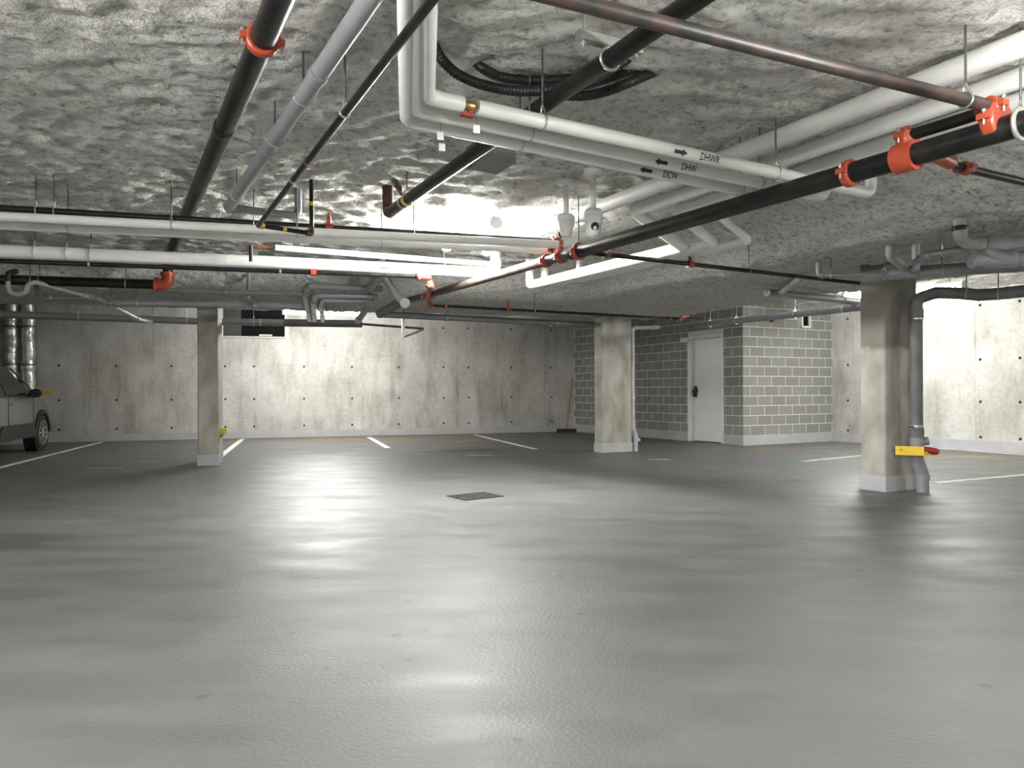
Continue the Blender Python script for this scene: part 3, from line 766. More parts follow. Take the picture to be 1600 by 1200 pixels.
corr([at(800,100,1.84), at(840,122,1.73), at(890,136,1.71), at(940,126,1.71), at(990,108,1.73), at(1030,94,1.84)], 'black corrugated tube squeezed between its neighbours by the strut')
# junction box
jb = [at(728,263.5,1.52), at(777,272.5,1.52), at(806,254.5,1.52)]
jx = (jb[1]-jb[0]); jy = (jb[2]-jb[1]); jo = jb[0]
mb = MB().prism([jo, jo+jx, jo+jx+jy, jo+jy], UP*.14)
jbo = build(mb, 'junction_box', 'boxgrey', None, 'plain grey metal box under the ceiling beside the thick gas pipe', 'box', smooth=0)
build(MB().prism([jo-UP*.004+jx*.02+jy*.02, jo-UP*.004+jx*.98+jy*.02, jo-UP*.004+jx*.98+jy*.98, jo-UP*.004+jx*.02+jy*.98], UP*.004), 'cover', 'boxgrey', jbo, smooth=0)
build(MB().tube([jo+jx*.5+jy*.5+UP*.14, vert(jo+jx*.5+jy*.5, topz(jo.x,jo.y)+.03)], .02, 8), 'conduit', 'boxgrey', jbo)

# sprinkler main
cm = 1.24
m_end = at(663,463,cm)
mm = pipe('sprinkler_main', [at(1950,92,cm), at(893,396,cm)], .118, 'steel', 'thick black sprinkler main with orange-red couplings crossing the view', seg=20)
mf = pipe('reduced_main', [at(893,396,cm), m_end, at(628,472,cm)], .092, 'rsteel', parent=mm, seg=18)
groove(mm, 1330, 268); groove(mm, 899, 394, k=1.0, mat='dred')
for x in (855, 877): groove(mf, x, par=mm, mat='dred', wid=.05)
hang(mm, 1583); hang(mm, 909)
p, d, r = find(mm, 1583); build(MB().torus(p, d, r+.01, .012, 22, 8), 'clevis_ring', 'galv', mm)
# tee outlet and parallel stub above the main
p, d, r = find(mm, 1410); up = UP*.085
tee = build(MB().lathe(p-d*.055, d, [(0,r),(0,r+.02),(.11,r+.02),(.11,r)], 20).tube([p+UP*.02, p+UP*.13], .05, 16), 'mechanical_tee', 'red', mm)
groove(mm, p=p+UP*.105+d*.0, d=d, r=.04, par=mm)
dn = -d if d.y > 0 else d
p2, d2, r2 = find(mm, 1538)
st = pipe('outlet_pipe', [p+UP*.11, p2+UP*.11], .062, 'steel', parent=mm)
for s in (-1,1): build(MB().lathe(p + d*s*.07 + d.cross(UP)*.0 - UP*.03 + (d.cross(UP)).normalized()*(r+.02), UP, [(0,.012),(.05,.012)], 6), 'bolt', 'galv', tee)
groove(mm, p=p2+UP*.055, d=d2, r=.075, par=mm, wid=.07)
# rusty branch from the upper left
rb = pipe('sprinkler_branch', [at(640,-62,1.36), p2+UP*.115], .060, 'rsteel', 'rust-streaked bare steel pipe dropping to the sprinkler main at upper right')
p3, d3, r3 = find(rb, 1520); groove(rb, p=p3.lerp(p2+UP*.115, .8), d=d3, r=r3)
hang(rb, 1516)
# branch to the right edge
p, d, r = find(mm, 1440)
br = pipe('sprinkler_branch', [p - UP*.02, at(1500,261,1.22), at(1760,323,1.22)], .046, 'steel', 'black sprinkler branch leaving the main at the right edge', fil=.03)
groove(br, 1505, 262, k=.8); ell(br, p-UP*.01, p.lerp(at(1500,261,1.22),.35), p.lerp(at(1500,261,1.22),.7), .075, 'red', .03, 'outlet_strap')
# branch to the damp column
p, d, r = find(mm, 905)
k2 = pipe('sprinkler_branch', [p, at(1352,444,cm)], .042, 'steel', 'black sprinkler branch running right to the damp-stained column')
groove(k2, 951, mat='dred', k=.8, wid=.05); sprinkler(k2, 1077, .12); hang(k2, 1175)
# black pipe with white pair, left side
ba = pipe('sprinkler_branch', [at(-90,319.7,1.44), at(868,377,1.44)], .052, 'steel', 'black sprinkler pipe lying along the upper white pair at left')
for x in (64, 81, 655, 405): hang(ba, x)
sprinkler(ba, 522, .10)
e1 = at(868,377,1.44); e2 = find(mf, 872)[0]
q = ell(ba, e1-(e1-at(0,325,1.44)).normalized()*.02, e1+WX*.05, e2, .075, 'dred', .05, 'elbow')
groove(ba, p=e1-WX*.02, d=WX, r=.032, mat='dred'); dq = (e2-e1).normalized(); groove(ba, p=e1.lerp(e2,.45), d=dq, r=.034, mat='dred')
b1 = pipe('insulated_pipe', [at(-90,333.5,1.36), at(872,382,1.36)], .072, 'white', 'white insulated pipe just under the long black pipe at left', seg=20)
b2_ = pipe('insulated_pipe', [at(-90,348,1.36), at(868,391.5,1.36)], .072, 'white', 'white insulated pipe, lower one of the touching pair at left', seg=20)
for x in (463, 280): hang(b1, x)
for x in (109, 590): hang(b2_, x)
ce_ = at(775,427,1.38)
dc = pipe('insulated_main', [at(-90,389,1.38), at(400,408.5,1.38), ce_, vert(ce_, EYE+1.62)], .128, 'white', 'thick white insulated pipe lettered DCW ending in an upturned elbow', fil=.12, seg=22)
wrap(dc, 630, 421, text_mesh('DCW', .075), .06); wrap(dc, 601, 419.5, arrow_mesh(.10, .035, -1), .05, name='flow_arrow')
for x in (108, 690, 49, 143): hang(dc, x)
for x in (352, 490): hub(dc, x, wid=.02, grow=.0015, name='jacket_band')
d1 = pipe('sprinkler_branch', [at(-90,404.5,1.29), at(655,432,1.29)], .046, 'steel', 'black sprinkler pipe under the thick DCW pipe')
for x in (142, 430): hub(d1, x, mat='galv', wid=.02, grow=.004, name='pipe_clip')
de = at(672,434,1.29)
ell(d1, at(650,432,1.29), de, vert(de, m_end.z+.05), .062, 'dred', .06)
groove(d1, p=at(654,432,1.29), d=WX, r=.028, mat='dred', k=.9); groove(d1, p=de-UP*.09, d=UP, r=.03, mat='dred', k=.9)
p, d, r = find(mf, 668); groove(mf, p=p, d=d, r=r, mat='dred', par=mm); groove(mf, p=p-d*.16, d=d, r=r, mat='dred', par=mm)
sprinkler(d1, 487, .06)
# small white line with a copper valve
we = pipe('insulated_pipe', [at(430,387,1.50), at(780,414,1.50)], .062, 'white', 'slim white insulated pipe starting at copper valve fittings', seg=18)
ca, cb = at(392,384,1.50), at(430,387,1.50)
build(MB().tube([ca, cb], .011, 8).lathe(ca.lerp(cb,.25), (cb-ca), [(0,.02),(.07,.02)], 8), 'copper_stub', 'copper', we)
build(MB().tube([ca, ca-UP*.16], .02, 8), 'valve_stem', 'black', we)
# grey lines at left
gf = pipe('drain_pipe', [at(262,453.5,1.30), at(484,459,1.30)], .066, 'pvc', 'slim grey pipe starting behind the red elbow')
hang(gf, 351)
gh = pipe('drain_pipe', [at(168,473.5,1.15), at(400,477,1.15), at(468,479,1.15)], .086, 'pvc', 'grey drain pipe crossing the top of the slim column')
for x in (215, 380): hub(gh, x, wid=.05, grow=.006)
hub(gh, 187, wid=.11, grow=.008); hub(gh, 452, wid=.05, grow=.006); hang(gh, 216); hang(gh, 171)
cap(gh, at(468,479,1.15), WX, .043, 'pvc')
wv0 = at(389,470,1.20); wt = vert(wv0, EYE+1.55)
gv = pipe('drain_riser', [wt, wv0, at(399,477.5,1.12)], .055, 'pvc', 'short grey riser joining the drain above the louvre', fil=.03); hub(gv, 389, 452, wid=.11, grow=.008); hub(gv, 394, 474, wid=.06, grow=.008)
# trap at far left
Dt = 8.35
tr = pipe('trap_pipe', [dp(24,424,Dt+.1), dp(13,428,Dt), dp(13,447,Dt), dp(16,457,Dt), dp(28,461,Dt), dp(41,457,Dt), dp(44,444,Dt), dp(56,441,Dt+.05), dp(133,462,8.9)], .052, 'lpvc', 'grey plastic trap curling under the black pipe at far left', fil=.05)
ell(tr, dp(26,424,Dt+.1), dp(13,426,Dt), dp(13,440,Dt), .062, 'black', .05, 'rubber_elbow')
wy = pipe('wye_branch', [dp(133,462,8.9), dp(150,465,9.2), dp(217,499,11.2), dp(236,503,12.2)], .060, 'lpvc', parent=tr, fil=.05)
for x, y in ((136,463),): hub(tr, x, y, wid=.06, grow=.008)
for x, y in ((147,465),(168,476),(214,498)): 
    p, d, r = find(wy, x, y); build(MB().lathe(p-d*.04, d, [(0,r),(0,r+.008),(.08,r+.008),(.08,r)], 16), 'coupling', 'lpvc', tr)
hang(tr, 47, 443)
t2 = pipe('drain_pipe', [at(57,448,1.28), at(63,464,1.2), at(132,467,1.2)], .058, 'pvc', 'short grey pipe curving behind the trap', fil=.07); hub(t2, 80, 465, wid=.03, mat='galv', grow=.004, name='pipe_clip')
gi = pipe('drain_pipe', [at(-90,488,1.25), at(310,502,1.25), at(452,504.5,1.25), at(566,506,1.25)], .118, 'pvc', 'long grey drain pipe passing behind the slim column')
for x in (122, 293, 408): hub(gi, x, mat='galv', wid=.025, grow=.004, name='pipe_clip')
hang(gi, 123); hang(gi, 293); hang(gi, 397)
i2 = pipe('sleeve', [at(443,504.3,1.25), at(566,506.0,1.25)], .135, 'dpvc', parent=gi)
i3 = pipe('drain_pipe', [at(562,506,1.24), at(661,513.5,1.24)], .045, 'dpvc', 'thin dark pipe sticking out past the grey stubs')
# angle bracket with its arm
ba_ = at(630,497,1.25); bz = dp(630,527,ba_.y)
bk = build(MB().box((ba_+bz)/2, (WX, Wv, UP), (.022,.022,(ba_.z-bz.z)/2)), 'pipe_bracket', 'galv', None, 'pale angle bracket hanging in front of the bright back wall', 'bracket', smooth=0)
arm_e = at(661,513.5,1.24); build(MB().tube([bz, Vector((arm_e.x, arm_e.y, arm_e.z-.02))], .02, 8), 'bracket_arm', 'galv', bk)
build(MB().tube([ba_-UP*.02, vert(ba_, topz(ba_.x,ba_.y))], .007, 6), 'hanger_rod', 'rod', bk)
gj = pipe('drain_pipe', [at(590,491,1.25), at(938,508,1.25)], .105, 'pvc', 'grey drain pipe running to the column by the block room')
hub(gj, 694, wid=.09, grow=.007); hub(gj, 866, wid=.03, mat='galv', grow=.004, name='pipe_clip'); hang(gj, 702); hang(gj, 865)
# cluster of grey drains at centre left
Dn = 9.7
n1 = pipe('drain_pipe', [at(484,499,1.20), dp(477,459,Dn), dp(479,447,Dn-.1), dp(597,452,Dn+.3)], .088, 'pvc', 'leftmost of the three grey stubs with its long arm', fil=.10)
n2 = pipe('drain_pipe', [at(491,500,1.20), dp(490,470,Dn), dp(493,462,Dn), dp(590,463,Dn+.3)], .080, 'pvc', 'middle of the three grey stubs with its long arm', fil=.08)
n3 = pipe('drain_pipe', [at(504,501,1.20), dp(502,478,Dn), dp(504,470,Dn+.05), dp(585,471,Dn+.35)], .070, 'pvc', 'rightmost of the three grey stubs with its long arm', fil=.07)
for o, xs_ in ((n1, ((480,484),(486,447),(575,451))), (n2, ((491,486),(502,462),(578,463))), (n3, ((503,486),(518,470),(562,471)))):
    for x, y in xs_: hub(o, x, y, wid=.06, grow=.007)
hang(n1, 559); hang(n1, 477, 448)
r0 = dp(597,425,9.3)
n4 = pipe('drain_riser', [vert(r0, topz(r0.x,r0.y)), r0, dp(577,452,Dn+.2)], .095, 'lpvc', 'pale grey riser with wye fitting behind the DCW pipe', fil=.08)
hub(n4, 588, 438, wid=.05, grow=.006); hub(n4, 583, 446, wid=.05, grow=.006)
n5 = pipe('drain_pipe', [dp(600,432,9.4), dp(622,466,9.5), dp(634,474.5,9.5)], .10, 'pvc', 'grey wye pipe slanting down to the round cleanout cap', fil=.08)
hub(n5, 615, 456, wid=.07, grow=.008)
cap(n5, dp(633,474,9.42), (dp(634,474,9)-dp(633,474,9.5)).normalized()+Vector((0,-1,0)), .058, 'lpvc')
n6 = pipe('drain_pipe', [dp(626,472,9.55), dp(592,491,9.8)], .115, 'dpvc', 'dark grey pipe stub below the round cleanout cap')
n7 = pipe('drain_pipe', [dp(577,476,9.9), dp(558,503,10.2)], .085, 'pvc', 'grey stub slanting down in front of the back wall light'); hub(n7, 561, 499, wid=.05, mat='lpvc', grow=.004)
# black branch along the back
kk = pipe('sprinkler_branch', [at(672,477,1.2), at(1062,498,1.2)], .040, 'steel', 'black sprinkler branch passing across the top of the middle column')
groove(kk, 695, mat='dred', k=.8, wid=.05); groove(kk, 673, mat='dred', k=.8, wid=.05); sprinkler(kk, 792, .10); hang(kk, 835)
groove(kk, 1048, mat='dred', k=.8, wid=.05); groove(kk, 1061, mat='dred', k=1.0, wid=.05)
ell(kk, find(kk,1058)[0], at(1063,495.5,1.2), at(1075,494.5,1.25), .05, 'dred', .03)
pipe('short_arm', [at(1063,496,1.22), at(1099,497.5,1.22)], .04, 'steel', parent=kk)
ell(d1, vert(de, m_end.z), at(668,470,1.2), at(674,477,1.2), .06, 'dred', .05, 'drop_elbow')
# grey pipes towards the block room
p1 = pipe('drain_pipe', [at(1200,457,1.28), at(1352,472.5,1.28)], .10, 'pvc', 'grey drain pipe with capped end left of the damp-stained column')
cap(p1, at(1201,457,1.28), -GX, .05, 'lpvc'); hang(p1, 1318)
px_ = at(1222,456,1.28); e_ = at(1250,436,1.30)
pw = pipe('wye_branch', [px_, px_.lerp(e_,.55)+UP*.02, e_, vert(e_, topz(e_.x,e_.y))], .085, 'lpvc', parent=p1, fil=.06)
for x, y in ((1218,455),(1238,446)): 
    p, d, r = find(pw, x, y); build(MB().lathe(p-d*.03, d, [(0,r),(0,r+.007),(.06,r+.007),(.06,r)], 16), 'coupling', 'pvc', p1)
p2_ = pipe('drain_pipe', [at(1088,508,1.18), at(1360,478.5,1.18)], .105, 'pvc', 'grey drain pipe crossing the block room to the damp column'); hub(p2_, 1102, wid=.12, grow=.008); hub(p2_, 1316, mat='galv', wid=.03, grow=.004, name='pipe_clip')
for x in (1112, 1150, 1245): hang(p2_, x)
rd = onwall(1203,500,G,11.07)
sp_ = build(MB().tube([rd - GX*.35 - G*.06, rd - G*.06], .014, 8), 'sprinkler_stub', 'steel', None, 'thin sprinkler stub with red end against the lit block wall', 'pipe')
build(MB().lathe(rd - G*.06 - GX*.03, GX, [(0,.02),(0,.05),(.04,.055),(.07,.03)], 12), 'end_fitting', 'dred', sp_); build(MB().tube([rd-G*.06-GX*.2, rd-G*.0-GX*.2], .012, 6), 'wall_bracket', 'rod', sp_)
# right hand cluster
c3 = 1.15
r1 = pipe('drain_pipe', [at(1386,427.5,c3), at(1720,408,c3)], .12, 'pvc', 'thick grey drain pipe crossing the head of the damp column', seg=20)
cap(r1, at(1387,427.5,c3), -WX+Vector((0,.3,0)), .06, 'pvc'); hub(r1, 1410, wid=.26, grow=.008); hub(r1, 1434, wid=.03, grow=.014); hang(r1, 1470)
w_ = at(1391,400,1.28); pw2 = pipe('wye_branch', [vert(w_, topz(w_.x,w_.y)), w_, at(1417,421,1.18)], .088, 'lpvc', parent=r1, fil=.05)
sv = at(1279,431,1.22); r2 = pipe('drain_pipe', [vert(sv, topz(sv.x,sv.y)), sv, at(1388,430,1.17)], .055, 'pvc', 'slim grey pipe dropping from the ceiling towards the damp column', fil=.05)
hub(r2, 1275, 414, wid=.07, grow=.006); hub(r2, 1284, 432, wid=.05, grow=.006); hang(r2, 1299)
r5a = at(1500,379,1.22)
r5 = pipe('drain_pipe', [vert(r5a, topz(r5a.x,r5a.y)), r5a, at(1548,380,1.22), at(1740,370,1.22)], .105, 'lpvc', 'pale grey pipe elbowing out of the ceiling at the right edge', fil=.09, seg=20)
hub(r5, 1497, 357, wid=.04, grow=.008, mat='black', name='rubber_sleeve'); hub(r5, 1531, 380, wid=.05, grow=.006); hub(r5, 1563, 378, wid=.16, grow=.010)
p, d, r = find(r5, 1538); build(MB().torus(p, d, r+.006, .010, 20, 8), 'hanger_ring', 'galv', r5); build(MB().tube([p+UP*(r+.01), vert(p, topz(p.x,p.y))], .008, 6), 'hanger_rod', 'rod', r5)
r6 = pipe('vent_pipe', [at(1430,424,1.15), at(1429,410,1.16), at(1447,398,1.17), at(1512,388,1.19)], .056, 'pvc', 'slim grey pipe bending down onto the thick drain at right', fil=.05)
for x, y in ((1450,397),(1437,404)): hub(r6, x, y, wid=.05, grow=.006)
hang(r6, 1471)
r7 = pipe('drain_pipe', [at(1523,407,1.09), at(1740,397,1.09)], .118, 'pvc', 'thick capped grey pipe lowest at the right edge', seg=20)
cap(r7, at(1524,407,1.09), -WX+Vector((0,.2,0)), .06, 'pvc'); hub(r7, 1560, 405, wid=.22, grow=.008); hub(r7, 1586, 404, wid=.03, grow=.013)
ell(r7, at(1540,385,1.20), at(1548,397,1.13), at(1572,404,1.09), .10, 'pvc', .08, 'wye_bend')
vstk = at(1431,402,1.25); build(MB().tube([vstk-UP*.12, vert(vstk, topz(vstk.x,vstk.y))], .035, 12), 'vent_stub', 'lpvc', r6)
# thick downpipe beside the damp column
Dq = 7.98; vx = dp(1432,600,Dq); vx.z = 0; c9 = .99
top9 = Vector((vx.x, vx.y, EYE+.98))
dpipe = pipe('downpipe', [Vector((vx.x,vx.y,.60)), top9, dp(1462,457,Dq), dp(1500,458,7.9), dp(1530,461,7.8), dp(1560,459,7.7), dp(1600,455,7.55), dp(1720,447,7.3)], .125, 'dpvc', 'thick dark wrapped downpipe running to the floor beside the damp column', fil=.10, seg=20)
low = Vector((vx.x,vx.y,0)); sx_ = WX*.075
pipe('lower_downpipe', [Vector((vx.x,vx.y,1.88)), Vector((vx.x,vx.y,.68))], .122, 'pvc', parent=dpipe)
lb = pipe('offset_bend', [low+UP*.70, low+UP*.36, low+sx_+UP*.20, low+sx_+UP*.0], .128, 'pvc', parent=dpipe, fil=.10)
for z in (.62, 1.90): build(MB().lathe(low+UP*(z-.03), UP, [(0,.06),(0,.072),(.10,.072),(.10,.06)], 20), 'coupling', 'dpvc', dpipe)
build(MB().lathe(low+sx_+UP*.13, UP, [(0,.06),(0,.073),(.06,.073),(.06,.06)], 20), 'coupling', 'pvc', dpipe)
for z in (.705, 1.86):
    build(MB().lathe(low+UP*z, UP, [(0,.06),(0,.067),(.018,.067),(.018,.06)], 20), 'strap', 'galv', dpipe)
    build(MB().box(low+UP*z+GX*.0, (GX, G, UP), (.11,.006,.008)), 'strap_ear', 'black', dpipe, smooth=0)
cp = low + UP*.53; cd = (WX*.85 - Wv*.45 + UP*.25).normalized()
build(MB().tube([cp, cp+cd*.09], .045, 14).lathe(cp+cd*.085, cd, [(0,.045),(0,.052),(.025,.052),(.03,.03),(.03,.002)], 16), 'cleanout', 'pvc', dpipe)
for x, y in ((1462,456),(1492,457),(1530,461),(1575,458)): hub(dpipe, x, y, wid=.02, grow=.004, name='wrap_band')
hang(dpipe, 1510, 459); hang(dpipe, 1560, 459)
# yellow guard with red bumper around the downpipe
gz = .455; gc = low + UP*gz
ga_ = dp(1400.5, 706, Dq-.02); gb_ = dp(1444, 709, Dq-.16); gcn = dp(1466,713,Dq-.05)
ga_.z = gb_.z = gcn.z = gz - .05
yg = build(MB().prism([ga_, gb_, gb_+Wv*.012, ga_+Wv*.012], UP*.095), 'pipe_guard', 'yellow', None, 'bright yellow guard strap round the thick downpipe', 'guard', smooth=0)
build(MB().prism([gb_, gcn, gcn+Wv*.012, gb_+Wv*.012], UP*.045), 'return_leg', 'yellow', yg, smooth=0)
e_ = (gb_-ga_).normalized(); 
tm = text_mesh('V', .045); mbv = MB(); tn = -(e_.cross(UP)).normalized()
if tn.y > 0: tn = -tn
o_ = ga_ + e_*.045 + UP*.055 + tn*.0015
mbv.v = [o_ - UP*v.co.x + e_*v.co.y for v in tm.vertices]; mbv.f = [tuple(p.vertices) for p in tm.polygons]
build(mbv, 'printed_mark', 'ink', yg, smooth=0, fixn=False)
ra, rb_ = dp(1441,702,Dq-.10), dp(1460,705,Dq-.12); rdv = (rb_-ra).normalized()
build(MB().lathe(ra, rdv, [(0,.01),(.005,.028),(.02,.036),(.12,.036),(.15,.032),(.165,.018),(.168,.002)], 16), 'foam_bumper', 'crimson', None, 'crimson rounded sleeve resting on the yellow guard', 'sleeve')
# slim downpipe beside the middle column
pc = mc + GX*.70 + G*.02; pc.z = 0
zt = EYE + 1.17; te = dp(1031,512.5,pc.y+.05)
sd_ = pipe('downpipe', [Vector((pc.x,pc.y,.40)), Vector((pc.x,pc.y,zt)), Vector((te.x,te.y,zt+.01))], .07, 'lpvc', 'slim pale downpipe behind the middle column with cleanout near floor', fil=.07)
pipe('offset_bend', [Vector((pc.x,pc.y,.55)), Vector((pc.x,pc.y,.42)), pc+WX*.05+UP*.28, pc+WX*.05], .085, 'lpvc', parent=sd_, fil=.06)
build(MB().tube([pc+WX*.05+UP*.20, pc+WX*.13+UP*.21], .035, 12), 'cleanout', 'lpvc', sd_)
hub(sd_, 1024, mat='lpvc', wid=.06, grow=.01); hub(sd_, 993, 622, mat='galv', wid=.03, grow=.006, name='strap')

# ------------------------------------------------------------------ ceiling cameras
def dome(px, ytop, ybot, D, label, lens):
    t = dp(px, ytop, D); b_ = dp(px, ybot, D); t.z = min(t.z, topz(t.x,t.y))
    e = empty('security_camera', Vector((b_.x,b_.y,b_.z)), label, 'camera', 'pendant cameras under the ceiling')
    h = t.z - b_.z
    build(MB().lathe(t+UP*.02, -UP, [(0,.076),(.025,.076),(.035,.06),(.04,.02)], 24), 'ceiling_flange', 'camwhite', e)
    build(MB().tube([t, b_+UP*.20], .0225, 14), 'pole', 'camwhite', e)
    build(MB().lathe(b_+UP*.215, -UP, [(0,.03),(.006,.055),(.03,.075),(.055,.075),(.06,.070),(.115,.064),(.12,.045)], 24), 'housing', 'camwhite', e)
    if lens:
        hd = build(MB().lathe(b_+UP*.10, -UP, [(0,.06),(.02,.062),(.07,.058),(.10,.045),(.115,.02),(.118,.002)], 24), 'camera_head', 'camwhite', e)
        n = Vector((.12,-.97,-.2)).normalized(); q = b_ + UP*.075
        build(MB().lathe(q+n*.045, n, [(0,.032),(.018,.032),(.02,.026),(.016,.02),(.016,.002)], 20), 'lens_barrel', 'black', hd)
    else:
        hd = build(MB().lathe(b_+UP*.10, -UP, [(0,.058),(.03,.055),(.07,.04),(.08,.002)], 20), 'camera_head', 'camwhite', e)
        n = Vector((-.75,.6,-.15)).normalized(); q = b_ + UP*.06
        build(MB().lathe(q+n*.04, n, [(0,.028),(.018,.028),(.018,.002)], 16), 'lens_barrel', 'black', hd)
dome(884.5, 286, 375, 6.05, 'white pendant camera turned away, left of the two', False)
dome(927, 269, 369, 5.75, 'white pendant camera with its black lens facing the viewer', True)

# ------------------------------------------------------------------ floor markings and drain
def line(a, b_, w, label, mat='line', group='painted stall lines'):
    d = (b_-a).normalized(); x = d.cross(UP)*w/2
    build(MB().prism([a-x, a+x, b_+x, b_-x], UP*.003), 'parking_line', mat, None, label, 'line', group, smooth=0)
def ext(a, b_, k): return a + (b_-a)*k
line(fl(160,690.5), fl(-30,738), .10, 'white stall line running beside the parked car')
line(fl(379,686), fl(340,716.5), .11, 'white stall line meeting the slim column')
line(fl(576,683), fl(606,700), .11, 'short white stall line in front of the bright back wall')
line(fl(742,679.5), fl(837,702), .10, 'white stall line pointing at the wet patch in the middle')
line(fl(1462,754.5), fl(1640,738.5), .11, 'worn white line on the floor right of the damp column', 'wornline')
line(fl(1440,699.5), fl(1500,703), .10, 'white line end behind the damp column', 'line')
line(fl(1255,721), fl(1345,712), .10, 'faint white line left of the damp column', 'wornline')
line(fl(1488,702), fl(1640,714), .07, 'thin white line along the foot of the right wall', 'line')
# worn stall number in front of the car
def worn(px0, px1, py, label):
    a, b_ = fl(px0,py), fl(px1,py); L = (b_-a).length; mb = MB()
    random.seed(int(px0))
    for i in range(5):
        x = L*i/5; d = (b_-a).normalized(); y = Wv*.18
        o = a + d*x; w = L/5*.75
        for (u0,u1,v0,v1) in ((0,1,0,.2),(0,1,.8,1),(0,.2,0,1)) if i % 2 else ((0,1,.4,.6),(.8,1,0,1),(0,1,.8,1)):
            if random.random() < .75: mb.prism([o+d*w*u0+y*v0, o+d*w*u1+y*v0, o+d*w*u1+y*v1, o+d*w*u0+y*v1], UP*.003)
    build(mb, 'stall_number', 'wornline', None, label, 'marking', 'worn stall numbers', smooth=0)
worn(132, 192, 733, 'worn illegible stall number painted between the car and slim column')
worn(730, 775, 712, 'worn illegible stall number beside the wet patch')
worn(1020, 1050, 719, 'worn illegible stall number in front of the middle column')
# trench grate: set in the floor
ga0, gb0 = fl(698,775.5), fl(784,776.5)
gd = fl(727,782.5) - ga0; ge = fl(757,769.5) - ga0
mb0 = ga0; gd_l, ge_l = gd.length, ge.length; gdn, gen = gd.normalized(), ge.normalized()
e = empty('floor_drain', ga0, 'square iron floor grate set in the middle of the floor', 'drain')
build(MB().prism([ga0, ga0+gd, ga0+gd+ge, ga0+ge], UP*.002), 'pit', 'hole', e, smooth=0)
for k in range(9):
    o = ga0 + ge*(k/9) + ge*.02; build(MB().prism([o, o+gd, o+gd+ge*.055, o+ge*.055], UP*.007), 'bar', 'grate', e, smooth=0)
mb = MB()
for o, u, w in ((ga0,gd,ge*.04),(ga0+ge*.96,gd,ge*.04),(ga0,gd*.04,ge),(ga0+gd*.48,gd*.04,ge),(ga0+gd*.96,gd*.04,ge)): mb.prism([o,o+u,o+u+w,o+w], UP*.009)
build(mb, 'rim', 'grate', e, smooth=0)

# ------------------------------------------------------------------ left wall things
for i, (px, lab) in enumerate(((18,'foil-wrapped vertical duct nearest the left edge'),(45,'foil-wrapped vertical duct right behind the car mirror'))):
    b0 = onwall(px, 600, Wv, WB-.22); b0.z = 0; P = []; R = []
    n = 60
    for k in range(n+1):
        z = 3.1*k/n; P.append(Vector((b0.x + .012*math.sin(z*9+i*2), b0.y, z))); R.append(.125 + .014*noise.noise(Vector((z*5, i*7, 0))) + .008*math.sin(z*23))
    du = build(MB().tube(P, R, 20), 'foil_duct', 'foil', None, lab, 'duct', 'foil-wrapped ducts')
    for z in (.9, 1.75, 2.6): build(MB().lathe(Vector((b0.x,b0.y,z)), UP, [(0,.12),(0,.142),(.03,.142),(.03,.12)], 20), 'strap', 'rod', du)
yb = onwall(69, 613.5, Wv, WB-.25); 
yo = build(MB().box(yb, (WX, Wv, UP), (.18,.01,.045)), 'pipe_guard', 'yellow', None, 'yellow guard bar on the wall behind the car mirror', 'guard', smooth=0)
build(MB().box(yb + Wv*.12 - WX*.12, (WX, Wv, UP), (.03,.12,.035)), 'wall_arm', 'yellow', yo, smooth=0); build(MB().prism([yb-WX*.12-UP*.045-Wv*.01, yb-WX*.02-UP*.045-Wv*.01, yb-WX*.06-UP*.14-Wv*.01], Wv*.02), 'gusset', 'yellow', yo, smooth=0)
yc = lc + Wv*.40 + WX*.04; yc.z = .50
yo = build(MB().box(yc, (WX, Wv, UP), (.05,.10,.04)), 'column_bracket', 'yellow', None, 'small yellow bracket on the side of the slim column', 'bracket', smooth=0)
build(MB().tube([yc-UP*.04, yc-UP*.10-WX*.03], .012, 8), 'hook', 'brass', yo)

# ------------------------------------------------------------------ push broom
bb = sd - WX*.42 - Wv*.50; bb.z = 0; bh = sd - WX*.12 - Wv*.16 + UP*1.45
e = empty('push_broom', bb, 'red-handled push broom leaning in the corner by the block room', 'broom')
build(MB().tube([bb + UP*.10, bh], .014, 8), 'handle', 'broomred', e)
build(MB().box(bb + UP*.085, (WX, Wv, UP), (.27,.03,.022)), 'head', 'black', e, smooth=0)
build(MB().prism([bb+WX*a+Wv*b_+UP*.0 for a,b_ in ((-.27,-.04),(.27,-.04),(.27,.04),(-.27,.04))], UP*.065), 'bristles', 'bristle', e, smooth=0)
for s in (-1,1): build(MB().tube([bb+WX*s*.13+UP*.105, bb+UP*.10+(bh-bb).normalized()*.22], .006, 6), 'brace', 'galv', e)

